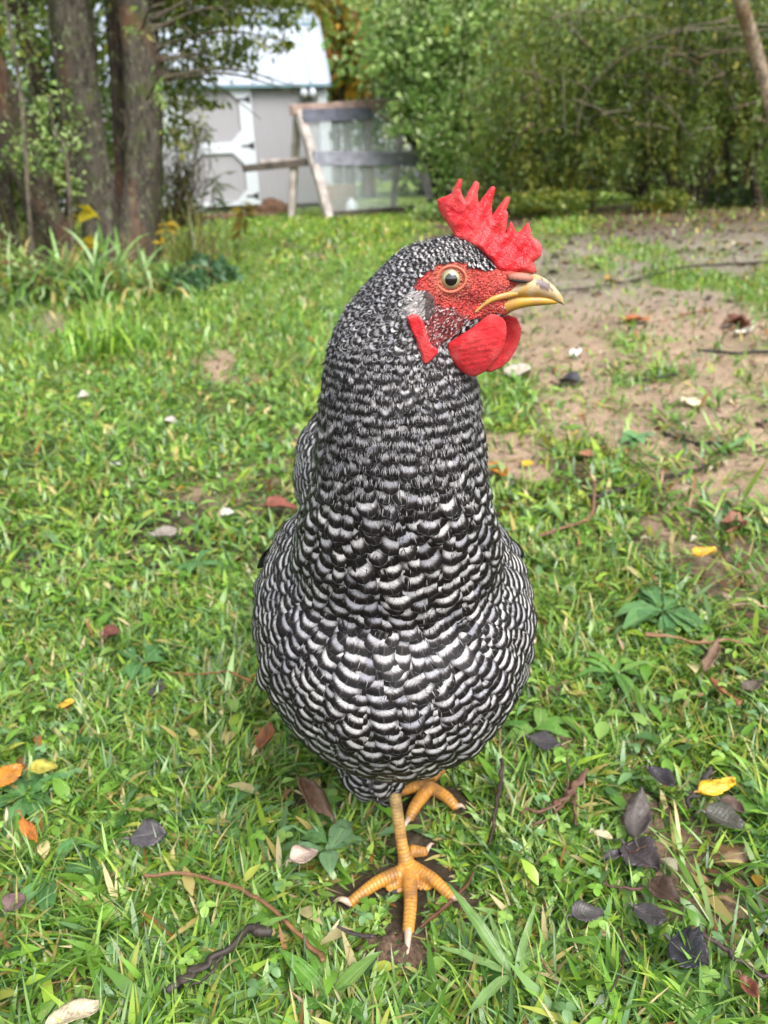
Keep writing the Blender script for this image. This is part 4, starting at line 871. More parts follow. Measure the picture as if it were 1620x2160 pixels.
# ---- left multi-stemmed tree
b3 = gxy(250, 575)
tree1 = empty('tree', tuple(b3*[1, 1, 0]), label='multi-stemmed old tree with three thick lichened trunks rising beside the shed view', cat='tree')
YB = b3[1]; sc = YB/F_PX
def tr(pxs, w, dy=0., col=(.10, .088, .074), seed=0, parent=tree1):
    pts = [P(x, y, YB+dy+(k*.03)) for k, (x, y) in enumerate(pxs)]; pts[0][2] = -.05
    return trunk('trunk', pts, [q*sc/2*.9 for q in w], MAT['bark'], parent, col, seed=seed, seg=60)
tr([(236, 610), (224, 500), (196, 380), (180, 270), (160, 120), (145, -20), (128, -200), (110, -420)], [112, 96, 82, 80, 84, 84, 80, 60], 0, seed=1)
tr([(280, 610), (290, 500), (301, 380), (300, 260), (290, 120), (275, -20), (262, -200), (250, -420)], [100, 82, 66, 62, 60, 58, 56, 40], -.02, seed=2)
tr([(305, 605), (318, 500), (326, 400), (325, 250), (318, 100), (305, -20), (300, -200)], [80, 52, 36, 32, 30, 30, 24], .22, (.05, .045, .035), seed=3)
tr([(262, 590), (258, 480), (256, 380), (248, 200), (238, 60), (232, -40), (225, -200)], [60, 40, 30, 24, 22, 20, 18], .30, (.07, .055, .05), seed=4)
acc = Acc(); r = np.random.default_rng(60)
bl = []
for q in range(26):
    x0, y0 = 300+20*r.random(), -120+300*r.random(); x1 = x0+120+220*r.random(); y1 = y0-40+150*r.random(); Yd = YB+.2+r.random()*.9
    bl.append((pt([(x0, y0, YB+.1), ((x0+x1)/2, (y0+y1)/2-35, (Yd+YB)/2), (x1, y1, Yd)]), .012, .002))
bl += [(pt([(310, 210, YB-.1), (345, 150, YB-.3), (400, 95, YB-.3)]), .009, .003), (pt([(300, 60, YB-.1), (315, 20, YB-.4), (350, 5, YB-.4)]), .008, .003), (pt([(240, 320, YB-.15), (265, 280, YB-.2), (262, 230, YB-.2)]), .005, .002), (pt([(320, 50, YB-.15), (330, 90, YB-.2), (350, 95, YB-.2)]), .005, .002)]
branches(acc, bl, GRB*.8); acc.build('branches', MAT['bark'], tree1)
acc = Acc(); E = [pe(400, 40, YB+.6, 90, 60, .5), pe(470, 20, YB+.7, 100, 55, .5), pe(560, -20, YB+.6, 90, 45, .5), pe(430, 110, YB+.7, 90, 45, .4), pe(520, 110, YB+.6, 70, 22, .4), pe(390, 170, YB+.6, 70, 40, .4), pe(400, -60, YB+.5, 160, 60, .6), pe(600, 40, YB+.6, 50, 15, .3), pe(600, 90, YB+.6, 28, 8, .25), pe(440, 215, YB+.6, 50, 10, .3), pe(375, 240, YB+.5, 30, 60, .25)]
crown(acc, E, 4300, .050, PALO, 61, .42, .26, 150, .5, .2)
# top of the crown, above the picture
crown(acc, [(P(250, -500, YB), (1.6, 1.6, .9)), (P(420, -420, YB+.5), (1.2, 1.2, .7))], 6000, .07, PALO, 62, .45, .3, 90, .4)
acc.build('foliage', MAT['leaf'], tree1)
# ---- leaning tree at the left edge
bA = gxy(130, 590); tree2 = empty('tree', tuple(bA*[1, 1, 0]), label='single dark trunk leaning out over the left edge of the photo', cat='tree'); YA = bA[1]; sA = YA/F_PX
V = [P(x, y, YA-.05*k) for k, (x, y) in enumerate([(158, 615), (122, 510), (75, 400), (35, 310), (0, 215), (-50, 80), (-130, -100)])]; V[0][2] = -.05
trunk('trunk', V, [q*sA/2 for q in (96, 76, 66, 62, 58, 54, 44)], MAT['bark'], tree2, (.085, .066, .052), seed=7, seg=50)
acc = Acc(); crown(acc, [(P(-260, -200, YA), (.9, .8, .6))], 2500, .06, PALO, 63, .45); acc.build('foliage', MAT['leaf'], tree2)
# ---- two slimmer trunks behind
for (pth, w, Yd, lab, sd) in (([(108, 545), (98, 420), (90, 280), (72, 150), (38, 0), (0, -200)], [54, 42, 36, 34, 32, 28], YB+.9, 'slimmer dark trunk standing between the leaning trunk and the thick lichened trunk', 8),
                              ([(20, 545), (10, 400), (2, 250), (-10, 100), (-30, -50)], [44, 34, 30, 28, 26], YB+1.3, 'shaded trunk at the far left edge behind the leaning trunk', 9)):
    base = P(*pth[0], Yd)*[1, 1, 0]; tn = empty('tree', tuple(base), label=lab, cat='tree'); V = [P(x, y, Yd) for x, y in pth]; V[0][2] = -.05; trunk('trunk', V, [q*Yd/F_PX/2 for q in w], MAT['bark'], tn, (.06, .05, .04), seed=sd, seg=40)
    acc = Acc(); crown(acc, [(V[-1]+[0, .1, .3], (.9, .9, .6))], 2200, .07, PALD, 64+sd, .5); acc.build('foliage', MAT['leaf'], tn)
# ---- saplings with pale stems among the trunks
for pth, lab in (([(60, 560, 4.2), (52, 300, 4.25), (40, 170, 4.3), (10, 0, 4.35), (0, -60, 4.4)], 'pale thin sapling in front of the slim trunk at the far left'),
                 ([(150, 560, 4.4), (140, 330, 4.45), (115, 280, 4.5), (105, 200, 4.5)], 'pale broken sapling stem between the leaning trunk and thick trunk')):
    V = pt(pth); V[0][2] = -.02; s_ = empty('sapling', tuple(V[0]*[1, 1, 0]), label=lab, cat='sapling'); trunk('stem', V, np.linspace(.013, .006, len(V)), MAT['bark'], s_, tuple(GRB*.8), n=8, rough=.1, seed=3)
    acc = Acc(); crown(acc, [(v, (.12, .12, .16)) for v in V[1:]], 170, .024, PALG, 70, .6, .4, 16); acc.build('foliage', MAT['leaf'], s_)
# ---- climbing plant leaves on the trunks
acc = Acc(); r = np.random.default_rng(71)
E = [pe(60, 330, YA-.35, 40, 60, .12), pe(150, 270, YB-.1, 22, 60, .1), pe(120, 360, YB-.1, 30, 60, .12), pe(335, 235, YB-.25, 14, 60, .06), pe(90, 240, YB, 24, 60, .12), pe(150, 390, YB-.2, 26, 30, .1), pe(285, 60, YB-.3, 20, 12, .05), pe(20, 110, YB, 30, 70, .15), pe(75, 60, YB+.3, 50, 60, .2)]
crown(acc, E, 1100, .028, PALG+[PALG[4], srgb(190, 200, 80)], 72, .7, .35, 60, .5, .3)
for px in (60, 120, 150, 335): V, F, u = tube(pt([(px, 540, YB-.15), (px-10, 380, YB-.2), (px+8, 240, YB-.2), (px-5, 100, YB-.2)]), [.006, .005, .004, .003], 6, seg=24); acc.add(V, F, BR)
V_ = acc.build('climbing_vine', MAT['leaf'], org=P(110, 540, YB)*[1, 1, 0]); tag(V_, 'leafy green vine climbing between the left trunks', 'vine')
# ---- dark shrubs behind the left trunks
def shrub(name, label, cat, ells, n, size, pal, seed, stems=8, asp=.5, base=None, group=None, K=80, droop=.3, sr=.02, scol=BR2):
    c0 = np.asarray(ells[0][0]); base = c0*[1, 1, 0] if base is None else np.asarray(base)
    o = empty(name, tuple(base), label=label, cat=cat, group=group); acc = Acc(); crown(acc, ells, n, size, pal, seed, asp, .22, K, droop); acc.build('foliage', MAT['leaf'], o)
    r = np.random.default_rng(seed+500); acc = Acc()
    for k in range(stems):
        e = ells[r.integers(0, len(ells))]; tip = np.asarray(e[0])+unit(r.normal(size=3))*np.asarray(e[1])*.8; tip[2] = max(tip[2], .3); b0 = base+np.array([r.normal()*.25, r.normal()*.25, -.03]); mid = (b0+tip)/2+np.array([r.normal()*.12, 0, .15*tip[2]])
        V, F, u = tube([b0, mid, tip], [sr, sr*.65, sr*.2], 6, seg=16, rough=.1, seed=k); acc.add(V, F, scol)
    acc.build('stems', MAT['bark'], o); return o
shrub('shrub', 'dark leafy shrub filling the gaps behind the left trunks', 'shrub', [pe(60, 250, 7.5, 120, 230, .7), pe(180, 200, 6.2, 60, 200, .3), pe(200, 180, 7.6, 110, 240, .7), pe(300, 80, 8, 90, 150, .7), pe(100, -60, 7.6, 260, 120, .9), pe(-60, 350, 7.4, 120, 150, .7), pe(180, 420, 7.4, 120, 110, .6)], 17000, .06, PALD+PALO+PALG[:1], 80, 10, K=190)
# wiry, nearly leafless bush by the shed door
acc = Acc(); r = np.random.default_rng(81); wb = gxy(375, 480)
for k in range(150):
    a0 = wb+np.array([r.normal()*.18, r.normal()*.2, 0]); tip = P(345+90*r.random(), 255+150*r.random(), wb[1]+r.normal()*.3); mid = (a0+tip)/2+np.array([r.normal()*.12, r.normal()*.1, .15]); V, F, u = tube([a0, mid, tip, tip+np.array([r.normal()*.08, 0, -.12*r.random()])], [.006, .004, .003, .0015], 4, seg=10); acc.add(V, F, BR*(.5+.6*r.random()))
wbo = empty('wiry_bush', tuple(wb*[1, 1, 0]), label='wiry half bare bush in front of the shed door', cat='bush'); acc.build('twigs', MAT['bark'], wbo)
acc = Acc(); crown(acc, [pe(365, 250, wb[1], 30, 60, .2), pe(400, 290, wb[1], 35, 50, .2), pe(380, 400, wb[1], 30, 40, .2)], 700, .05, PALD+PALO, 82, .5, .4, 30, .6, .2); acc.build('foliage', MAT['leaf'], wbo)
# ================================================================ shed
TH = math.radians(15); U3 = np.array([math.cos(TH), math.sin(TH), 0]); V3 = np.array([-math.sin(TH), math.cos(TH), 0]); Z3 = np.array([0, 0, 1.])
O3 = P(699, 425, 14.4)*[1, 1, 0]; RS = np.stack([U3, V3, Z3], 1)
zz = lambda row, px=620: float(P(px, row, 14.4)[2])
H = zz(178); HK = H+.93; HT = H+1.28; WD = 4.8
t = NT('shed_siding'); p = t.pos(); sx = t.n('ShaderNodeSeparateXYZ', {0: t.n('ShaderNodeMapping', {0: p, 2: (0, 0, -TH)}, vector_type='POINT').outputs[0]})
gr = t.math('FRACT', t.math('MULTIPLY', sx.outputs[0], 5.0)); g2 = t.ramp(t.math('ABSOLUTE', t.math('SUBTRACT', gr, .5)), .42, .5); n1 = t.noise(t.pos((6, 6, 1)), 2, 4)
MAT['siding'] = t.bsdf(t.mix(t.math('MULTIPLY', n1, .5), srgb(160, 157, 162), srgb(138, 135, 140)), .6, t.bump(t.math('SUBTRACT', 1.0, g2), .5, .006), spec=.3)
MAT['white'] = M_plain('white_paint', srgb(200, 204, 212), .45, .05, 6); MAT['roof'] = M_plain('white_roof_metal', srgb(160, 170, 184), .4, .05, 3, **{'Metallic': .0}); MAT['black'] = M_plain('black_iron', (.02, .02, .022), .5)
MAT['concrete'] = M_plain('foundation_block', srgb(96, 96, 88), .85, .3, 12); MAT['teal'] = M_plain('eave_trim', srgb(104, 138, 148), .5)
shed = empty('garden_shed', tuple(O3), label='grey garden shed with white trim and white metal roof in the back', cat='shed')
def lb(u0, u1, v0, v1, z0, z1, bev=.004): return box(O3+U3*(u0+u1)/2+V3*(v0+v1)/2+Z3*(z0+z1)/2, (u1-u0, v1-v0, z1-z0), RS, bev)
def L3(u, v, z): return O3+U3*u+V3*v+Z3*z
acc = Acc(); V = np.array([L3(-WD, 0, .1), L3(0, 0, .1), L3(0, 3.0, .1), L3(-WD, 3.0, .1), L3(-WD, 0, H), L3(0, 0, H), L3(0, .5, HK-.03), L3(0, 1.5, HT-.03), L3(0, 2.5, HK-.03), L3(0, 3.0, H), L3(-WD, .5, HK-.03), L3(-WD, 1.5, HT-.03), L3(-WD, 2.5, HK-.03), L3(-WD, 3.0, H)])
acc.add(V, [np.array([[0, 1, 5, 4], [2, 3, 13, 9]]), np.array([[1, 2, 9, 8, 7, 6, 5]]), np.array([[0, 4, 10, 11, 12, 13, 3]])]); acc.build('wall', MAT['siding'], shed, smooth=False)
acc = Acc()
prof = [(-.12, H-.02), (.5, HK), (1.5, HT), (2.5, HK), (3.12, H-.02)]
for (v0, z0), (v1, z1) in zip(prof[:-1], prof[1:]):
    a_, b_ = L3(-WD/2, v0, z0), L3(-WD/2, v1, z1); up = unit(np.cross(U3, b_-a_)); ln = np.linalg.norm(b_-a_); y = unit(b_-a_); Rr = np.stack([U3, y, up], 1)
    V, F = box((a_+b_)/2, (WD+.16, ln+.03, .03), Rr, .003); acc.add(V, F)
    for k in range(17):
        u = -WD/2-.06+k*(WD+.12)/16; V, F = box((a_+b_)/2+U3*(u+.0)+up*.028, (.03, ln, .028), Rr, .004); acc.add(V, F)
rf = acc.build('roof', MAT['roof'], shed, smooth=False)
acc = Acc(); V, F = lb(-WD-.08, .08, -.15, -.115, H-.07, H-.035); acc.add(V, F); a_, b_ = L3(-WD/2, .48, HK-.045), L3(-WD/2, .5, HK+.0); V, F = lb(-WD-.06, .07, .43, .47, HK-.06, HK-.02); acc.add(V, F); acc.build('eave_trim', MAT['teal'], shed, smooth=False)
V, F = lb(-.13, .012, -.025, 0, .1, H-.10); mk('corner_trim', V, F, MAT['white'], shed, smooth=False)
V, F = lb(.0, .024, .0, .13, .1, H-.10); mk('corner_trim', V, F, MAT['white'], shed, smooth=False)
V, F = lb(-WD, 0, .03, 2.97, -.05, .1); mk('foundation', V, F, MAT['concrete'], shed, smooth=False)
ku = (O3[1])/F_PX*.985
pu = lambda px: (px-699)*.00800
def octa(u0, u1, z0, z1, c): return [(u0+c, z0), (u1-c, z0), (u1, z0+c), (u1, z1-c), (u1-c, z1), (u0+c, z1), (u0, z1-c), (u0, z0+c)]
dz = [.12, zz(418), zz(320), zz(297), zz(188), H-.06]
for k, (u0, u1) in enumerate(((pu(392), pu(548)), (pu(392)-1.25, pu(392)-.02))):
    d = empty('door', tuple(L3(u0, -.03, .12)), parent=None) if False else bpy.data.objects.new('door', None); COL.objects.link(d); d.parent = shed; d.location = L3(u0, -.03, .12)-O3
    acc = Acc(); fw = .20
    # frame boards around two eight-sided openings
    for (z0, z1) in ((dz[1], dz[2]), (dz[3], dz[4])):
        o8 = octa(u0+fw, u1-fw, z0, z1, .17); zb, zt_ = (dz[0], (dz[2]+dz[3])/2) if z0 == dz[1] else ((dz[2]+dz[3])/2, dz[5])
        r8 = [(u0+fw+.17, zb), (u1-fw-.17, zb), (u1, z0+.17), (u1, z1-.17), (u1-fw-.17, zt_), (u0+fw+.17, zt_), (u0, z1-.17), (u0, z0+.17)]
        # outer ring with corner points
        out = [(u0+fw+.17, zb), (u1-fw-.17, zb), (u1, zb), (u1, z0+.17), (u1, z1-.17), (u1, zt_), (u1-fw-.17, zt_), (u0+fw+.17, zt_), (u0, zt_), (u0, z1-.17), (u0, z0+.17), (u0, zb)]
        inn = [o8[0], o8[1], None, o8[2], o8[3], None, o8[4], o8[5], None, o8[6], o8[7], None]
        fr = []
        pts2 = out+o8; im = {0: 12, 1: 13, 3: 14, 4: 15, 6: 16, 7: 17, 9: 18, 10: 19}
        Q = [[0, 1, 13, 12], [3, 4, 15, 14], [6, 7, 17, 16], [9, 10, 19, 18]]; T5 = [[1, 2, 3, 14, 13], [4, 5, 6, 16, 15], [7, 8, 9, 18, 17], [10, 11, 0, 12, 19]]
        n0 = len(pts2); V = np.array([L3(a_, -.06, b_) for a_, b_ in pts2]+[L3(a_, -.02, b_) for a_, b_ in pts2])
        side = [[12+i, 12+(i+1) % 8, 12+(i+1) % 8+n0, 12+i+n0] for i in range(8)]+[[i, i+n0, (i+1) % 12+n0, (i+1) % 12] for i in range(12)]
        acc.add(V, [np.array(Q+side), np.array(T5)])
    acc.build('door_frame', MAT['white'], d, smooth=False)
    for (z0, z1) in ((dz[1], dz[2]), (dz[3], dz[4])):
        V, F = lb(u0+fw-.03, u1-fw+.03, -.018, -.004, z0-.03, z1+.03); mk('door_panel', V, F, MAT['siding'], d, smooth=False)
    hu = u1-.02 if k == 0 else u0+.02; sg = -1 if k == 0 else 1
    for zh in (zz(306), zz(409), H-.22):
        acc = Acc(); V = np.array([L3(hu, -.066, zh-.06), L3(hu, -.066, zh+.06), L3(hu+sg*.10, -.066, zh+.015), L3(hu+sg*.20, -.066, zh+.012), L3(hu+sg*.20, -.066, zh-.012), L3(hu+sg*.10, -.066, zh-.015)]); V2 = V+V3*.008
        acc.add(np.vstack([V, V2]), [np.array([[0, 1, 2, 3, 4, 5][::sg]]), np.array([[i, (i+1) % 6, (i+1) % 6+6, i+6] for i in range(6)])]); acc.build('hinge', MAT['black'], d, smooth=False)
lampo = empty('wall_lamp', tuple(L3(-.32, -.12, zz(195)))); lampo.parent = shed; lampo.location = L3(-.32, -.12, zz(195))-O3
V, F = lb(-.42, -.18, -.10, -.0, zz(188), zz(183)); mk('lamp_bracket', V, F, MAT['white'], lampo)
for u in (-.37, -.23): V, F = ellipsoid(L3(u, -.13, zz(200)), (.06, .07, .075), 16); mk('lamp_head', V, F, MAT['white'], lampo)
V, F = lb(-.40, -.20, -.06, -.002, zz(212), zz(190)); mk('lamp_housing', V, F, MAT['concrete'], lampo)
# ---- mulch pile beside the shed
def lump(name, c, r_, mat, label, cat, seed, parent=None, amp=.25, n=40, cols=None):
    V, F = ellipsoid((0, 0, 0), (1, 1, 1), n); rr = np.random.default_rng(seed); f = 1+amp*(np.array([mnoise.noise(Vector(v*2.2+seed)) for v in V])+.5*np.array([mnoise.noise(Vector(v*6+seed)) for v in V])); V = V*f[:, None]*np.asarray(r_)
    o = mk(name, V+np.asarray(c), F, mat, parent, org=np.asarray(c)*[1, 1, 0], col=np.repeat(np.array([cols or (.2, .15, .1)]), len(V), 0)); 
    return tag(o, label, cat)
MAT['mulch'] = M_plain('brown_mulch', srgb(120, 88, 66), .9, .35, 60)
c_ = P(575, 428, 12.6)*[1, 1, 0]; lump('mulch_pile', c_+[0, 0, .02], (.27, .22, .20), MAT['mulch'], 'rounded heap of brown mulch beside the shed wall', 'mulch pile', 3)
c_ = P(500, 442, 11.9)*[1, 1, 0]; lump('mulch_pile', c_+[0, 0, 0], (.62, .25, .07), MAT['mulch'], 'low spread of brown mulch in front of the shed foundation', 'mulch pile', 4)
# ================================================================ A-frame run
MAT['oldwood'] = M_wood('weathered_wood', srgb(190, 180, 174), srgb(140, 130, 126), (8, 8, 8)); MAT['pinkwood'] = M_wood('ridge_wood', srgb(186, 160, 150), srgb(146, 122, 112), (8, 8, 8)); MAT['blueboard'] = M_wood('grey_board', srgb(160, 162, 176), srgb(130, 128, 140), (8, 8, 8)); MAT['darkboard2'] = M_wood('shaded_board', srgb(120, 122, 138), srgb(92, 92, 104), (8, 8, 8)); MAT['darkboard'] = M_wood('dark_board', srgb(96, 86, 78), srgb(50, 46, 40), (8, 8, 8))  # last one: plain dark brown grain for the sill and one rail
t = NT('wire_netting'); p = t.pos((1, 1, 1)); sx = t.n('ShaderNodeSeparateXYZ', {0: t.n('ShaderNodeUVMap', uv_map='UVMap').outputs[0]}); wr = None
for k in (0, 1):
    q = t.math('LESS_THAN', t.math('FRACT', t.math('MULTIPLY', sx.outputs[k], 45.0)), .11); wr = q if wr is None else t.math('MAXIMUM', wr, q)
df = t.n('ShaderNodeBsdfDiffuse', {'Color': (*srgb(205, 216, 218), 1)}).outputs[0]; tp = t.n('ShaderNodeBsdfTransparent').outputs[0]; t.t.links.new(t.n('ShaderNodeMixShader', {0: wr, 1: tp, 2: df}).outputs[0], t.out.inputs['Surface']); MAT['net'] = t.m
run = empty('chicken_run', tuple(P(760, 440, 11.3)*[1, 1, 0]), label='A-frame chicken run of weathered wood and netting in front of the shed', cat='chicken run')
def bm(name, a, b, w, h, mat, up=(0, 0, 1)): V, F = beam(a, b, w, h, up); return mk(name, V, F, mat, run, smooth=False)
A1 = P(622, 232, 11.4); A2 = P(850, 216, 12.4); fA = P(694, 449, 10.75); fA[2] = 0.0; bA_ = P(613, 440, 12.0); bA_[2] = 0; fB = P(918, 432, 11.8); fB[2] = 0; bB = P(828, 420, 13.0); bB[2] = 0
bm('ridge_beam', A1-unit(A2-A1)*.06, A2, .10, .12, MAT['pinkwood']); ud = unit(A2-A1)
bm('leg', A1+ud*.06, fA, .09, .11, MAT['oldwood'], ud); bm('leg', A1+ud*.04+[0, .08, 0], bA_, .09, .09, MAT['oldwood'], ud)
bm('leg', A2, fB, .09, .11, MAT['oldwood'], ud); bm('leg', A2+[0, .08, 0], bB, .08, .08, MAT['oldwood'], ud)
bm('rail', P(661, 334, 11.05), P(893, 336, 11.9), .04, .17, MAT['blueboard']); bm('rail', P(512, 356, 10.9), P(664, 341, 11.25), .05, .085, MAT['darkboard']); bm('rail', P(548, 342, 11.3), P(660, 336, 11.5), .08, .06, MAT['oldwood'])
bm('board', P(640, 244, 11.30), P(785, 239, 11.95), .03, .15, MAT['darkboard2']); bm('post', P(618, 348, 11.2)*[1, 1, 1], P(614, 440, 11.2)*[1, 1, 0], .08, .08, MAT['oldwood'], (0, 1, 0))  # board under the ridge: its shade is put into the darker grey
bm('sill', fA+[.05, 0, .04], fB+[0, 0, .04], .05, .09, MAT['darkboard'])
acc = Acc()
def netq(a, b, c, d, bul=.03):
    n = 12; g = np.linspace(0, 1, n); V = []; UV = []
    for i in g:
        for j in g:
            p_ = (a*(1-i)+b*i)*(1-j)+(d*(1-i)+c*i)*j; p_ = p_+np.array([0, -bul*math.sin(i*3.14)*math.sin(j*3.14), 0]); V.append(p_); UV.append((i*np.linalg.norm(b-a), j*np.linalg.norm(d-a)))
    Q = [[i*n+j, (i+1)*n+j, (i+1)*n+j+1, i*n+j+1] for i in range(n-1) for j in range(n-1)]; acc.add(np.array(V), np.array(Q), uv=np.array(UV))
netq(A1+[0, -.02, -.05], A2+[0, -.02, -.05], fB+[0, -.03, .05], fA+[0, -.03, .05]); netq(A1+[0, .1, -.05], A2+[0, .1, -.05], bB, bA_)
acc.build('netting', MAT['net'], run)
# straw bale, water jug, feeder, crumpled tarp
MAT['straw'] = M_wood('straw', srgb(176, 150, 112), srgb(116, 92, 64), (60, 60, 60), .9, 1.0, .02); MAT['jug'] = M_plain('white_plastic', srgb(225, 232, 236), .35)
c_ = P(716, 428, 12.2)*[1, 1, 0]; V, F = box(c_+[0, 0, .19], (.42, .34, .38), np.array(Matrix.Rotation(.25, 3, 'Z')), .03); acc = Acc(); acc.add(V, F); r = np.random.default_rng(5)
for k in range(260):
    p0 = c_+np.array([(r.random()-.5)*.42, (r.random()-.5)*.36-.02, r.random()*.4]); d = r.normal(size=3)*.05; V, F, u = tube([p0, p0+d], [.004, .002], 3, seg=2); acc.add(V, F)
tag(acc.build('straw_bale', MAT['straw'], org=c_), 'square straw bale lying inside the wire run', 'straw bale')
c_ = P(742, 438, 11.6)*[1, 1, 0]; Pf = [(0, .0), (.075, 0), (.08, .02), (.08, .13), (.06, .17), (.025, .19), (.025, .215), (0, .215)]; a = np.linspace(0, 2*np.pi, 20, endpoint=False)
V = np.array([[c_[0]+rr_*math.cos(q), c_[1]+rr_*math.sin(q), z_] for rr_, z_ in Pf for q in a]); Q = [[i*20+j, i*20+(j+1) % 20, (i+1)*20+(j+1) % 20, (i+1)*20+j] for i in range(len(Pf)-1) for j in range(20)]
tag(mk('water_jug', V, np.array(Q), MAT['jug'], org=c_), 'small white water jug standing by the foot of the run', 'water jug')
c_ = P(885, 318, 12.0); n = 26; g = np.linspace(-1, 1, n); XX, YY = np.meshgrid(g, g); hx_ = np.array([[mnoise.noise(Vector((x*2.2, y*2.2, 3))) for x in g] for y in g])
V = np.stack([c_[0]+XX*.24+hx_*.06, c_[1]+YY*.3, c_[2]+.12*(1-XX**2)-XX*.10+hx_*.16], -1).reshape(-1, 3); Vb = V-[0, 0, .006]; Q = np.array([[i*n+j, i*n+j+1, (i+1)*n+j+1, (i+1)*n+j] for i in range(n-1) for j in range(n-1)])
MAT['tarp'] = M_plain('faded_cloth', srgb(186, 172, 172), .7, .2, 14); tag(mk('tarp', np.vstack([V, Vb]), np.vstack([Q, Q[:, ::-1]+n*n]), MAT['tarp'], org=c_), 'crumpled pale cloth thrown over the far end of the run', 'tarp')
# ================================================================ right hand thicket
shrub('tree', 'light green leafy tree right of the shed hanging over the run', 'tree', [pe(900, 50, 11.5, 140, 110, 1.0), pe(850, 130, 11.6, 90, 55, .6), pe(940, 220, 11.2, 90, 90, .8), pe(1000, 20, 11.4, 160, 130, 1.0), pe(930, -70, 11.8, 170, 80, 1.2), pe(975, 310, 10.8, 70, 90, .7), pe(850, 270, 11.0, 50, 16, .3), pe(830, 225, 11.0, 60, 16, .3)], 20000, .085, PALG, 90, 14, K=260, base=P(960, 430, 11.4)*[1, 1, 0], sr=.04)
shrub('bush', 'grey green twiggy bush behind the hen comb', 'bush', [pe(1080, 330, 9.6, 120, 110, .8), pe(1150, 220, 9.8, 140, 120, .8), pe(1010, 390, 9.4, 70, 55, .5), pe(1130, 400, 9.4, 90, 50, .5), pe(1100, 120, 10, 120, 90, .8)], 15000, .06, PALO+PALG[:2]+[srgb(120, 120, 96)], 91, 26, asp=.35, K=220, base=P(1110, 440, 9.6)*[1, 1, 0], sr=.02, scol=GRB*.7)
# willow: hanging strands
wl = empty('willow', tuple(P(1480, 440, 9.6)*[1, 1, 0]), label='yellow green weeping willow thicket with hanging strands at the right', cat='willow')
acc = Acc(); r = np.random.default_rng(92); LP_, LD, LN, LL, LW, LCc = [], [], [], [], [], []
for k in range(1000):
    x = 1080+670*r.random(); Yd = 8.6+2.6*r.random(); top = -60+300*r.random(); bot = np.clip(210+225*r.random()-(35 if x > 1330 else 0), top+60, 432)
    a0 = P(x, top, Yd); a1 = P(x+r.normal()*14, bot, Yd+r.normal()*.1); a1[2] = max(a1[2], .2); ln = np.linalg.norm(a1-a0); m = int(ln/.035); tt = np.linspace(0, 1, m)[:, None]; sway = np.array([r.normal()*.06, r.normal()*.06, 0])
    p_ = a0*(1-tt)+a1*tt+sway*np.sin(tt*3.1); LP_.append(p_); d = unit(np.array([0, 0, -.8])+r.normal(size=(m, 3))*.8); LD.append(d); LN.append(unit(r.normal(size=(m, 3)))); LL.append(.06*(.6+.7*r.random(m))); LW.append(np.full(m, .018)*(.6+.8*r.random(m)))
    LCc.append(np.repeat(np.array([PALY[r.integers(0, 6)] if r.random() < .35 else PALO[r.integers(0, 6)]]), m, 0)*(.7+.5*r.random((m, 1))))
lq(acc, np.concatenate(LP_), np.concatenate(LD), np.concatenate(LN), np.concatenate(LL), np.concatenate(LW), np.concatenate(LCc)); acc.build('strands', MAT['leaf'], wl)
acc = Acc(); crown(acc, [pe(1350, 20, 9.2, 200, 90, .8), pe(1560, 60, 9.2, 180, 100, .8), pe(1300, 130, 9.0, 130, 90, .6), pe(1450, 170, 9.4, 140, 80, .6), pe(1600, 200, 9.6, 120, 80, .6), pe(1250, 290, 9.0, 90, 90, .5), pe(1380, 290, 9.6, 90, 60, .5)], 21000, .062, PALO+PALD+[PALG[3], PALG[0]], 93, .32, .2, 330, .8); acc.build('foliage', MAT['leaf'], wl)
acc = Acc(); r = np.random.default_rng(99)
for k in range(60):
    x0, y0 = 1120+480*r.random(), 40+250*r.random(); Yd = 8.3+r.random(); L_ = 60+120*r.random(); an = r.normal()*.7-.3+math.pi*(r.random() < .5)
    V, F, u = tube(pt([(x0, y0, Yd), (x0+L_*.5*math.cos(an), y0-L_*.5*math.sin(an)-12*r.random(), Yd), (x0+L_*math.cos(an), y0-L_*math.sin(an)+10*r.random(), Yd+.1)]), [.010, .007, .003], 5, seg=10, rough=.2, seed=k); acc.add(V, F, GRB*(.6+.4*r.random()))
acc.build('twigs', MAT['bark'], wl)
acc = Acc(); W0 = lambda x, y, Y: P(x, y, Y)
bl = [([(1470, 445, 9.6), (1490, 380, 9.6), (1560, 250, 9.6), (1640, 120, 9.6)], .07, .03), ([(1460, 445, 9.5), (1470, 370, 9.5), (1530, 290, 9.5), (1600, 230, 9.4)], .045, .02), ([(1570, 445, 9.7), (1580, 350, 9.7), (1620, 220, 9.7)], .06, .03), ([(1530, 445, 9.9), (1535, 330, 9.9), (1500, 200, 9.9)], .05, .02), ([(1350, 445, 9.8), (1360, 360, 9.8), (1400, 250, 9.7)], .035, .015), ([(1440, 445, 9.7), (1400, 340, 9.7), (1370, 240, 9.7)], .04, .015), ([(1400, 445, 10), (1430, 300, 10), (1450, 150, 10)], .03, .012), ([(1600, 445, 9.2), (1590, 340, 9.2), (1640, 260, 9.2)], .05, .02), ([(1250, 445, 9.6), (1255, 350, 9.6), (1240, 230, 9.6)], .03, .012)]
bl = [(pt(q), a_, b_) for q, a_, b_ in bl]
for q, _, _ in bl: q[0][2] = -.03
branches(acc, bl, BR2*.6); 
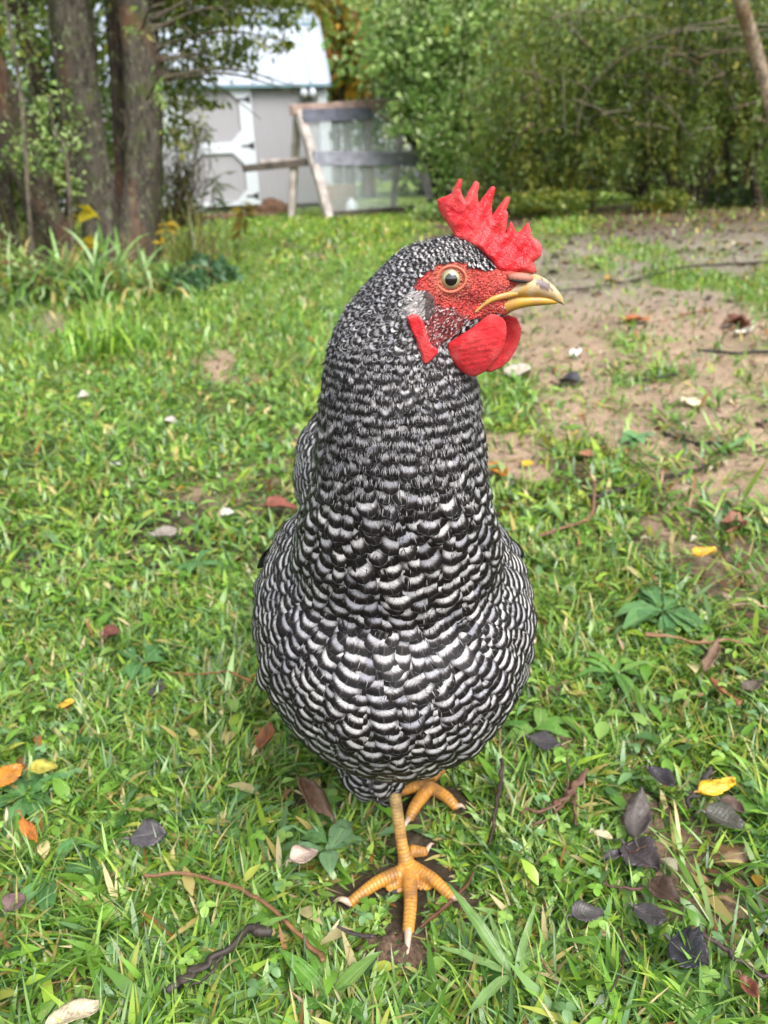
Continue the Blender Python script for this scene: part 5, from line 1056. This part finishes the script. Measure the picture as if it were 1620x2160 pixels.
bl = [(a0_, r0_*.26, r1_*.26) for a0_, r0_, r1_ in [(pt([(1215, 290, 8.4), (1235, 200, 8.4), (1300, 130, 8.3), (1400, 75, 8.2), (1500, 60, 8.1), (1640, 50, 8.0)]), .018, .035), (pt([(1250, 175, 8.5), (1320, 100, 8.4), (1420, 60, 8.4), (1560, 70, 8.3), (1680, 90, 8.3)]), .012, .02), (pt([(1390, 125, 8.2), (1480, 108, 8.1), (1600, 110, 8.0)]), .008, .012), (pt([(1350, 0, 8.3), (1362, 70, 8.3), (1370, 90, 8.3)]), .012, .008), (pt([(1600, 170, 7.9), (1500, 175, 8.1), (1400, 170, 8.2)]), .006, .004), (pt([(1440, 100, 8.2), (1380, 160, 8.3), (1320, 240, 8.4)]), .007, .004)]]
branches(acc, bl, GRB*.9); acc.build('branches', MAT['bark'], wl)
# pale leaning trunk, upper right
V = pt([(1700, 640, 6.0), (1660, 400, 5.9), (1622, 210, 5.8), (1585, 80, 5.7), (1555, -20, 5.6), (1520, -160, 5.5)]); V[0][2] = -.05; tn = empty('tree', tuple(V[0]*[1, 1, 0]), label='slim pale bare trunk leaning in at the upper right corner', cat='tree')
trunk('trunk', V, [.055, .046, .042, .038, .035, .03], MAT['bark'], tn, tuple(np.array(srgb(176, 158, 140))*.9), seed=11, rough=.08)
acc = Acc(); crown(acc, [(V[-1]+[0, 0, .4], (.9, .9, .5))], 2600, .06, PALO, 95, .4); acc.build('foliage', MAT['leaf'], tn)
# undergrowth at the foot of the thicket
for k, (px, py, Yd, w, h, pal, lab) in enumerate(((1150, 430, 8.8, 90, 22, PALO, 'low olive undergrowth at the foot of the twiggy bush'), (1400, 430, 9.0, 50, 22, PALO, 'small green plant growing at the foot of the willow'), (940, 445, 9.2, 60, 14, PALG, 'low green weeds beside the end of the run'), (1560, 425, 9.6, 90, 24, PALD, 'dark undergrowth among the willow stems'))):
    shrub('undergrowth', lab, 'undergrowth', [pe(px, py-6, Yd, w, h, .4)], 1700, .05, pal, 96+k, 5, K=40, sr=.006)
shrub('hedge', 'dark hedge behind the willow with light showing through its foot', 'hedge', [pe(1300, 350, 12, 150, 60, .6), pe(1500, 340, 12.3, 170, 62, .6), pe(1680, 340, 12, 120, 66, .6), pe(1130, 370, 12, 100, 50, .6)], 9000, .07, PALD+PALO[:2], 98, 40, K=200, base=P(1420, 425, 12.2)*[1, 1, 0], sr=.03, scol=BR2*.7)  # added leafy mass, there to darken the gaps under the willow
# ---- far tree line
far_l = ['tall green tree far behind the shed roof', 'orange tinted autumn tree behind the right end of the shed', 'dense green tree far behind the leafy tree', 'dark green tree far behind the grey green bush', 'green tree far behind the middle of the willow', 'green tree far behind the right edge of the willow', 'dark tree far behind the left trunks', 'far tree behind the left edge of the photo']
for k, (px, py, Yd, w, h, pal) in enumerate(((560, -170, 24, 260, 190, PALG), (735, 40, 20, 70, 130, PALA+PALG[:3]), (900, 100, 22, 220, 260, PALG), (1130, 150, 19, 200, 240, PALG), (1380, 90, 22, 240, 260, PALG), (1650, 120, 21, 240, 280, PALG+PALY[:2]), (250, 100, 22, 260, 300, PALD+PALG[:2]), (-60, 120, 20, 240, 300, PALD))):
    shrub('far_tree', far_l[k], 'tree', [pe(px, py, Yd, w, h, 2.5), pe(px+w*.4, py+h*.35, Yd, w*.6, h*.5, 2.), pe(px-w*.4, py+h*.3, Yd+.5, w*.6, h*.5, 2.)], 9000 if k != 1 else 3500, .20, pal, 110+k, 5, asp=.7, K=160, sr=.12, group=None)
wide_l = ['green tree beyond the left edge, nearest to the frame', 'tall tree further beyond the left edge', 'tree at the far left end of the tree line', 'green tree beyond the right edge, nearest to the frame', 'tall tree further beyond the right edge', 'tree at the far right end of the tree line']
for k, (x_, y_) in enumerate(((-14, 17), (-17, 11), (-17, 4), (15, 19), (17, 13), (17, 6))):
    shrub('far_tree', wide_l[k], 'tree', [(np.array([x_, y_, 2.4]), (2.6, 2.6, 2.6)), (np.array([x_*.96, y_+2.5, 1.5]), (2.2, 2.2, 1.7)), (np.array([x_*.96, y_-2.5, 1.5]), (2.2, 2.2, 1.7))], 6000, .24, PALG+PALD, 150+k, 5, asp=.7, K=150, sr=.12)
# ---- tussocks and tall weeds by the left trunks
def tuft(name, label, cat, c, n, L, Wd, spread, pal, seed, lean=(.15, .9), curl=2.1, K=8):
    r = np.random.default_rng(seed); az = r.random(n)*6.283; l = L*(.5+.7*r.random(n)); w = Wd*(.6+.8*r.random(n)); th0 = lean[0]+(lean[1]-lean[0])*r.random(n); cu = curl*(.4+.9*r.random(n)); x = c[0]+r.normal(size=n)*spread; y = c[1]+r.normal(size=n)*spread
    tt = np.linspace(0, 1, K+1); th = th0[:, None]+cu[:, None]*tt[None]; ds = (l/K)[:, None]; h = np.concatenate([np.zeros((n, 1)), np.cumsum(np.sin(th[:, :-1])*ds, 1)], 1); z = np.maximum(np.concatenate([np.zeros((n, 1)), np.cumsum(np.cos(th[:, :-1])*ds, 1)], 1), .004)
    sw = az[:, None]+.5*(r.random((n, 1))-.5)*tt; cx = x[:, None]+np.cos(az)[:, None]*h; cy_ = y[:, None]+np.sin(az)[:, None]*h; wt = (w/2)[:, None]*np.sin(np.pi*np.clip(.12+.88*tt, 0, .995))[None]**.6
    A = np.stack([cx+np.sin(sw)*wt, cy_-np.cos(sw)*wt, z], -1); B = np.stack([cx-np.sin(sw)*wt, cy_+np.cos(sw)*wt, z], -1); V = np.stack([A, B], 2).reshape(-1, 3); b = (np.arange(n)*(K+1)*2)[:, None]; q = np.arange(K)[None]*2
    F = np.stack([b+q, b+q+1, b+q+3, b+q+2], -1).reshape(-1, 4); cols = np.repeat(np.array(pal)[r.integers(0, len(pal), n)]*(.7+.5*r.random((n, 1))), (K+1)*2, 0)
    o = mk(name, V, F, MAT['grass'], col=cols, org=[c[0], c[1], 0]); return tag(o, label, cat)
PT = [srgb(150, 190, 110), srgb(116, 162, 76), srgb(176, 204, 146), srgb(134, 172, 70), srgb(206, 188, 124), srgb(186, 168, 90)]
tuft('grass_tussock', 'long arching grass tussock below the leaning trunk', 'tussock', G(110, 640), 230, .36, .014, .10, PT[:4]+PT[:3]+PT[4:], 130); tuft('grass_tussock', 'long drooping pale grass tussock in front of the thick lichened trunk', 'tussock', G(205, 625), 300, .38, .015, .10, PT[:4]+PT[:3]+PT[4:5], 131)
tuft('grass_tussock', 'bushy grass tussock at the right foot of the trunks', 'tussock', G(300, 625), 160, .30, .013, .10, PT, 132); tg = tuft('long_grass', None, None, G(215, 745), 260, .13, .006, .09, [GC[0], GC[1], GC[4]], 133, (.1, .9), .9); tg['kind'] = 'stuff'
tuft('grass_tussock', 'dry yellowish reedy grass at the left edge beside the leaning trunk', 'tussock', G(20, 600), 80, .42, .008, .12, [srgb(150, 130, 84), srgb(120, 110, 60), srgb(96, 104, 48)], 134, (.0, .5), .7)
tuft('grass_tussock', 'thin seeding grass standing right of the trunks before the shed lawn', 'tussock', G(370, 560), 110, .40, .007, .14, [srgb(150, 150, 80), srgb(120, 136, 66), srgb(180, 160, 110)], 135, (.0, .4), .6)
shrub('weed_clump', 'blue green leafy weeds at the right foot of the trunks', 'weeds', [pe(440, 570, G(440, 600)[1], 60, 35, .15), pe(390, 590, G(390, 620)[1], 40, 25, .12)], 600, .05, [srgb(90, 130, 84), srgb(110, 146, 110), srgb(80, 116, 60)], 136, 8, asp=.5, K=30, sr=.004)
shrub('weed_clump', 'tangled brown and green weeds at the foot of the leaning trunk', 'weeds', [pe(60, 590, G(60, 640)[1], 90, 50, .2), pe(-20, 560, G(0, 640)[1], 70, 60, .2)], 900, .045, PALG+[srgb(120, 90, 60)], 137, 10, asp=.4, K=40, sr=.005)
def weed(label, base, path, leaves_, L, Wd, cols, seed):
    r = np.random.default_rng(seed); V = [G(*base)]+[P(x, y, G(*base)[1]+.02*k) for k, (x, y) in enumerate(path)]; o = empty('tall_weed', tuple(V[0]), label=label, cat='weed'); V1, F, u = tube(V, np.linspace(.004, .0015, len(V)), 5, seg=20); mk('stem', V1, F, MAT['twig'], o, col=np.repeat(np.array([srgb(90, 80, 50)]), len(V1), 0))
    acc = Acc(); S = spline(V, 40)[14:]; m = leaves_; i = r.integers(0, len(S), m); p_ = S[i]; d = unit(r.normal(size=(m, 3))*[1, .6, .3]+[0, 0, -.2]); lq(acc, p_, d, unit(r.normal(size=(m, 3))*.4+[0, -.4, 1]), L*(.6+.6*r.random(m)), Wd*(.7+.5*r.random(m)), np.array(cols)[r.integers(0, len(cols), m)]); acc.build('leaves', MAT['leaf'], o); return o
weed('tall weed with slender pointed dark leaves before the shed door', (450, 560), [(445, 470), (450, 400), (470, 365)], 26, .14, .022, [srgb(80, 96, 60), srgb(96, 104, 84)], 140)
weed('weed with drooping yellow and brown autumn leaves left of the run', (500, 560), [(505, 500), (512, 460), (508, 425)], 22, .11, .045, [srgb(130, 110, 40), srgb(96, 84, 40), srgb(150, 130, 50)], 141)
weed('stem with large bright yellow leaves against the thick trunk base', (170, 590), [(172, 520), (165, 470), (162, 430)], 9, .15, .11, [srgb(196, 180, 40), srgb(180, 160, 40)], 142)
weed('short stem with orange and yellow leaves right of the trunk foot', (345, 590), [(345, 530), (350, 480), (352, 470)], 14, .07, .04, [srgb(190, 160, 50), srgb(170, 150, 60)], 143)
# ================================================================ fallen leaves, twigs, weeds lying on the lawn
t = NT('fallen_leaf'); uv = t.n('ShaderNodeUVMap', uv_map='UVMap').outputs[0]; sx = t.n('ShaderNodeSeparateXYZ', {0: uv}); u, v = sx.outputs[0], sx.outputs[1]
mid = t.math('SUBTRACT', 1.0, t.ramp(t.math('ABSOLUTE', u), .02, .07)); vein = t.math('FRACT', t.math('MULTIPLY', t.math('SUBTRACT', v, t.math('MULTIPLY', t.math('ABSOLUTE', u), .30)), 9.0)); vn_ = t.ramp(t.math('ABSOLUTE', t.math('SUBTRACT', vein, .5)), .40, .5); m2 = t.math('MAXIMUM', mid, t.math('MULTIPLY', vn_, .55))
n1 = t.noise(t.pos(), 160, 4, .6); c = t.mix(t.math('MULTIPLY', t.ramp(n1, .45, .7), .5), t.col(), (.03, .02, .015)); c = t.mix(t.math('MULTIPLY', m2, .2), c, t.mix(.5, t.col(), (.5, .45, .35)))
MAT['fallen'] = t.bsdf(c, .38, t.bump(t.math('ADD', t.math('MULTIPLY', m2, -.6), n1), .8, .0015), spec=.5, transl=.10)
def fleaf(px, py, Lp, Wp, ang, col, label, curl=.5, z=.012, ragged=0.0, seed=0, tip=.5, name='fallen_leaf', cat='fallen leaf', stalk=True, fold=.35):
    """Lp, Wp: apparent length and width in photo px; ang: direction on the picture (0 = right, 90 = away)"""
    r = np.random.default_rng(seed+int(px)); a = math.radians(ang); g0 = G(px, py, z); d0 = G(px+math.cos(a)*Lp/2, py-math.sin(a)*Lp/2, z)-G(px-math.cos(a)*Lp/2, py+math.sin(a)*Lp/2, z); L = np.linalg.norm(d0); d = d0/L
    s = np.array([-d[1], d[0], 0]); w0 = G(px-math.sin(a)*Wp/2, py-math.cos(a)*Wp/2, z)-G(px+math.sin(a)*Wp/2, py+math.cos(a)*Wp/2, z); Wd = abs(w0 @ s); L = min(L, .12 if g0[1] < 1.2 else .2)
    nr, ncl = 22, 11; tt = np.linspace(0, 1, nr); uu = np.linspace(-1, 1, ncl); prof = np.sin(np.pi*np.clip(tt, .012, .99)**(.6+.4*tip*2*.5))**.6; prof = prof*(1+ragged*(r.random(nr)-.5))
    ph = r.random(4)*6.28; T, Uq = np.meshgrid(tt, uu, indexing='ij'); x = (T-.5)*L; y = Uq*prof[:, None]*Wd/2*(1+ragged*.4*(r.random((nr, 1))-.5))
    zc = curl*L*((T-.5)**2*.9)*math.copysign(1, r.random()-.3)+fold*np.abs(y)+.05*L*np.sin(T*7+ph[0]+Uq*2)*1.0+.05*L*np.sin(Uq*3.5+ph[1]+T*3); zc = zc-zc.min()*.8
    V = g0[None, None]+x[..., None]*d+y[..., None]*s+zc[..., None]*np.array([0, 0, 1.]); V = V.reshape(-1, 3); V[:, 2] += gz(V[:, 0], V[:, 1])-.004
    Q = np.array([[i*ncl+j, (i+1)*ncl+j, (i+1)*ncl+j+1, i*ncl+j+1] for i in range(nr-1) for j in range(ncl-1)]); n = len(V); acc = Acc(); c = np.array(srgb(*col))*(.85+.3*fbm(T.ravel()*3, Uq.ravel()*2, 2, seed))[:, None]
    uvq = np.stack([Uq.ravel(), T.ravel()], 1); acc.add(V, Q, c, uv=uvq)
    if stalk: V1, F1, u1 = tube([V[ncl//2], V[ncl//2]-d*L*.12+[0, 0, .002], V[ncl//2]-d*L*.22-s*.003], [.0009*Wd/.02+.0003, .0006, .0004], 6, seg=8); acc.add(V1, F1, np.array(srgb(*col))*.6)
    o = acc.build(name, MAT['fallen'], org=g0); md = o.modifiers.new('thick', 'SOLIDIFY'); md.thickness = .0005; return tag(o, label, cat)
for k, (px, py, L, Wp, an, col, lab, cu) in enumerate(FL): fleaf(px, py, L*.94, Wp*.94, an, col, lab, cu*.45, seed=k, ragged=.25 if min(col) < 90 else .1, z=.026 if py > 1500 else (.022 if py > 1000 else .012))
# stone and soil clod
t = NT('stone'); n1 = t.noise(t.pos(), 60, 5); MAT['stone'] = t.bsdf(t.mix(t.ramp(n1, .3, .7), srgb(128, 100, 68), srgb(66, 52, 38)), .35, t.bump(n1, .6, .003), spec=.5)
c_ = G(1540, 1806, .006); lump('stone', c_+[0, 0, .0], (.015, .010, .006), MAT['stone'], 'wet ochre stone half sunk in the grass at the right', 'stone', 9, amp=.16, n=28)
t = NT('clod'); n1 = t.noise(t.pos(), 260, 5, .7); MAT['clod'] = t.bsdf(t.mix(t.ramp(n1, .35, .7), srgb(124, 98, 78), srgb(70, 54, 42)), .9, t.bump(n1, 1.0, .004))
c_ = G(822, 2025, .0); lump('soil_clod', c_, (.020, .017, .011), MAT['clod'], 'crumbly brown clod of soil beside the claw of the middle toe', 'soil clod', 12, amp=.6, n=60)
c_ = G(1160, 1475, .0); lump('soil_clod', c_, (.020, .014, .009), MAT['clod'], 'small brown clod of soil right of the hen belly', 'soil clod', 13, amp=.6, n=40)
# twigs
def twig(label, paths, col, col2=None, name='twig', z=.022, seed=0, cat='twig'):
    acc = Acc(); o0 = None
    for k, (pts, w0, w1) in enumerate(paths):
        V = [G(x, y, zz_) for (x, y, zz_) in [(q+(z,))[:3] for q in pts]]; 
        for v_ in V: v_[2] += float(gz(v_[0], v_[1]))
        dd = np.linalg.norm(V[0]-[0, 0, CAM_H]); r0 = w0/2*dd/F_PX*.72; r1 = w1/2*np.linalg.norm(V[-1]-[0, 0, CAM_H])/F_PX*.72
        rk = np.random.default_rng(seed*7+k); V = list(spline(V, len(V)*3)); V = [v_+rk.normal(size=3)*[1, 1, .4]*r0*.55 for v_ in V]
        V1, F1, u1 = tube(V, np.linspace(r0, r1, len(V)), 9, seg=len(V)*6, rough=.34, seed=seed+k); f = fbm(u1[:, 1]*300, u1[:, 0]*4, 1, seed)[:, None]; c = np.array(srgb(*col))*(1-f)+np.array(srgb(*(col2 or tuple(int(q*.6) for q in col))))*f; acc.add(V1, F1, c)
        # little knots
        r = np.random.default_rng(seed+k)
        for q in range(2): i = r.integers(1, len(V)); p_ = V[i-1]*.6+V[i]*.4; V1, F1, u1 = tube([p_, p_+unit(r.normal(size=3)+[0, 0, .5])*r0*3.2], [r0*.6, r0*.25], 6, seg=4); acc.add(V1, F1, np.array(srgb(*col))*.7)
        if o0 is None: o0 = V[0]
    return tag(acc.build(name, MAT['twig'], org=o0), label, cat)
twig('long curved orange twig arching left of the hen foot', [([(305, 1858), (400, 1849), (470, 1864), (530, 1890), (600, 1945), (650, 1995), (682, 2032)], 9, 13)], (176, 128, 86), (110, 80, 58), seed=1)
twig('thick black stick under the end of the curved orange twig', [([(570, 1962), (520, 1985), (440, 2038), (395, 2062), (350, 2086)], 24, 14), ([(480, 2010), (440, 2060), (400, 2085)], 8, 4)], (46, 40, 40), (84, 72, 62), 'stick', cat='stick', seed=2)
twig('upright dark twig right of the hen belly', [([(1057, 1602, .03), (1056, 1660, .022), (1045, 1720), (1030, 1790, .008)], 9, 13)], (84, 62, 52), (46, 38, 34), seed=3)
twig('rusty forked conifer twig with pinkish side twigs', [([(1240, 1628), (1205, 1665), (1175, 1705)], 14, 20), ([(1180, 1700), (1140, 1716), (1100, 1719)], 10, 7), ([(1185, 1700), (1160, 1735), (1125, 1748)], 9, 6), ([(1213, 1660), (1214, 1700), (1213, 1742)], 8, 6), ([(1192, 1680), (1200, 1630), (1196, 1600)], 7, 4), ([(1205, 1690), (1230, 1705)], 6, 4)], (140, 98, 76), (96, 72, 60), seed=4)
twig('short thick dark stick touching the bright yellow leaf', [([(1502, 1618), (1482, 1650), (1462, 1672), (1447, 1710)], 16, 10), ([(1470, 1662), (1500, 1658)], 8, 5)], (88, 78, 76), (50, 44, 44), 'stick', cat='stick', seed=5)
twig('long grey stick crossing the muddy grass right of the neck', [([(1240, 1046), (1300, 1032), (1370, 1012), (1440, 995), (1500, 978)], 16, 9)], (84, 76, 62), (50, 46, 40), 'stick', cat='stick', z=.01, seed=6)
twig('hooked orange twig standing in the grass right of the neck', [([(1232, 972), (1250, 1010), (1254, 1050), (1243, 1092), (1210, 1110), (1135, 1126)], 5, 9)], (168, 120, 88), (110, 80, 60), z=.02, seed=7)
twig('straight black twig on the dirt at the far right', [([(1472, 745), (1530, 748), (1600, 747), (1660, 744)], 8, 8)], (54, 48, 44), z=.006, seed=8)
twig('short black twig on the dirt left of the pale curled strip', [([(1340, 801), (1385, 800), (1424, 795)], 8, 7)], (54, 50, 46), z=.006, seed=9)
twig('long thin branch lying across the far path', [([(1150, 616), (1240, 607), (1330, 590), (1420, 568), (1500, 560), (1620, 552)], 5, 6)], (90, 80, 66), z=.02, seed=10)
twig('dark broken twig below the muddy tuft at right', [([(1400, 914), (1440, 922), (1480, 932), (1525, 938)], 9, 7)], (60, 54, 48), z=.006, seed=11)
twig('thin orange twig on the dirt beside the orange brown leaf', [([(1340, 678), (1400, 672), (1450, 662), (1500, 652)], 6, 4)], (176, 112, 66), z=.006, seed=12)
twig('pale tan twig among the leafy rosettes', [([(1362, 1337), (1410, 1345), (1470, 1356), (1530, 1358), (1580, 1370)], 9, 5), ([(1480, 1356), (1500, 1340)], 5, 3)], (206, 160, 120), (160, 116, 84), seed=13)
twig('reddish twig slanting under the right front toe', [([(1000, 1842, .006), (985, 1870, .005), (945, 1912, .006), (885, 1960, .008)], 6, 10)], (140, 88, 60), (84, 60, 48), seed=14)
twig('tan twig on muddy grass at the right edge', [([(1597, 1082), (1570, 1108), (1535, 1130)], 9, 7)], (190, 130, 94), z=.01, seed=15)
twig('very thin straw coloured twig at the right edge', [([(1546, 1276), (1580, 1272), (1640, 1280)], 8, 5)], (214, 186, 146), z=.012, seed=16)
twig('short dark twig left of the soil clod', [([(712, 1958), (745, 1972), (790, 1986)], 6, 11)], (104, 90, 90), seed=17)
twig('rusty twig crossing behind the blue black leaf', [([(1475, 1980), (1530, 2010), (1570, 2040), (1640, 2075)], 12, 9)], (104, 82, 78), (70, 56, 52), seed=18)
twig('thin brown twig in the grass left of the blue black leaf', [([(1312, 1960), (1316, 2000), (1310, 2040), (1288, 2088)], 6, 4)], (90, 64, 52), seed=19)
twig('reddish stalk between the grey leaves at lower right', [([(1360, 1870), (1310, 1876), (1270, 1870)], 8, 5), ([(1365, 1790, .03), (1340, 1800, .028), (1318, 1806, .024)], 5, 3)], (112, 74, 64), (80, 58, 50), seed=20)
twig('tan forked stalk lying near the right edge', [([(1503, 1432), (1535, 1460), (1560, 1480)], 10, 14), ([(1500, 1425), (1520, 1462)], 5, 4)], (196, 128, 84), seed=21)
twig('thin orange stalks crossing in the grass left of the belly', [([(530, 1440), (480, 1428), (420, 1424), (350, 1418)], 7, 4), ([(540, 1425), (515, 1448), (500, 1470)], 6, 3)], (196, 140, 84), seed=22)
# broad leaved rosettes
def rosette(label, px, py, n, Lp, Wd_, cols, seed, kind='rosette', prof=spoon, z=.012, az=None, tilt=(.1, .6), sag=.5):
    r = np.random.default_rng(seed); c0 = G(px, py, z); L = Lp*np.linalg.norm(c0-[0, 0, CAM_H])/F_PX; acc = Acc(); az = az if az is not None else (np.arange(n)*2.399+r.random(n)*.6); n = len(az)
    Ls = L*(.65+.5*r.random(n)); tl = tilt[0]+(tilt[1]-tilt[0])*r.random(n); cc = np.array([srgb(*q) for q in cols])[r.integers(0, len(cols), n)]*(.85+.3*r.random((n, 1)))
    leaves_at(acc, c0[0]+r.normal(size=n)*.002, c0[1]+r.normal(size=n)*.002, np.full(n, c0[2]), np.asarray(az, float), tl, Ls, Ls*Wd_, cc, prof, K=12, sag=sag, cup=.18)
    V = acc.V[0]; V += np.array([fbm(V[:, 0], V[:, 1], 160, seed)-.5]).T*np.array([0, 0, .006]); V[:, 2] = np.maximum(V[:, 2], .004)
    return tag(acc.build('weed_rosette', MAT['rosette'], org=c0), label, 'weed')
t = NT('broad_leaf'); uv = t.n('ShaderNodeUVMap', uv_map='UVMap').outputs[0]; sx = t.n('ShaderNodeSeparateXYZ', {0: uv}); u, v = sx.outputs[0], sx.outputs[1]; mid = t.math('SUBTRACT', 1.0, t.ramp(t.math('ABSOLUTE', u), .03, .12)); pl = t.ramp(t.math('ABSOLUTE', t.math('SUBTRACT', t.math('FRACT', t.math('MULTIPLY', u, 2.5)), .5)), .40, .5)
n1 = t.noise(t.pos(), 120, 4); c = t.mix(t.math('MULTIPLY', n1, .5), t.col(), (.02, .05, .01)); c = t.mix(t.math('MULTIPLY', mid, .5), c, srgb(170, 196, 120)); MAT['rosette'] = t.bsdf(c, .30, t.bump(t.math('ADD', t.math('MULTIPLY', pl, -.6), n1), .7, .0012), spec=.55, transl=.25)
gA = [(96, 146, 84), (110, 158, 92), (84, 130, 70)]; gB = [(110, 160, 64), (96, 148, 60), (130, 170, 80)]
rosette('large broad leaved plantain rosette right of the hen breast', 1395, 1290, 16, 105, .34, gA, 201); rosette('narrow leaved rosette below the large plantain at right', 1298, 1422, 15, 100, .17, gB, 202, prof=lance)
rosette('broad green leaf left of the hen leg among the clover', 690, 1790, 5, 80, .52, [(130, 168, 120), (110, 156, 90)], 203, prof=oval, z=.016); rosette('broad light green rosette at the bottom right corner', 1450, 2120, 7, 90, .5, [(130, 184, 80), (120, 176, 76)], 204, prof=oval)
rosette('strap leaved plant with long pale blades below the right toe', 1085, 2060, 7, 175, .12, [(120, 160, 80), (140, 176, 104)], 205, prof=lance, az=[1.4, 1.75, 2.2, 1.1, 2.8, .5, 4.0], sag=.25)
rosette('rosette of green leaves under the left edge orange leaf', 60, 1680, 8, 90, .36, gA, 206, prof=oval); rosette('lobed green weed between the grey leaf and the belly', 470, 1720, 9, 85, .36, [(120, 160, 104), (100, 144, 84)], 207)
rosette('flat green rosette in the middle left lawn', 300, 1400, 8, 70, .4, gA, 208); rosette('leafy plantain below the curved orange twig', 480, 2000, 7, 130, .15, gB, 209, prof=lance, sag=.2)
rosette('broad leaf weed right of the hen feet near the rusty twig', 1180, 1780, 6, 60, .5, gB, 210, prof=oval); rosette('small pale rosette beside the mottled dark leaf', 1600, 1700, 5, 50, .5, gB, 211, prof=oval)
rosette('bright green rosette close to the right side of the belly', 1130, 1540, 6, 70, .4, gB, 212, prof=oval); rosette('low rosette in the lawn near the lower left corner', 110, 1850, 8, 85, .34, gA, 213)
rosette('soft green weed on the dirt edge right of the neck', 1345, 925, 8, 40, .6, [(120, 170, 110), (100, 150, 90)], 214, prof=oval); rosette('broad leaved weed at the bottom centre of the photo', 700, 2110, 7, 120, .26, gB, 215, prof=lance, sag=.25); rosette('green weed in the lawn far left of the hen shoulder', 420, 1190, 8, 55, .4, gA, 216)
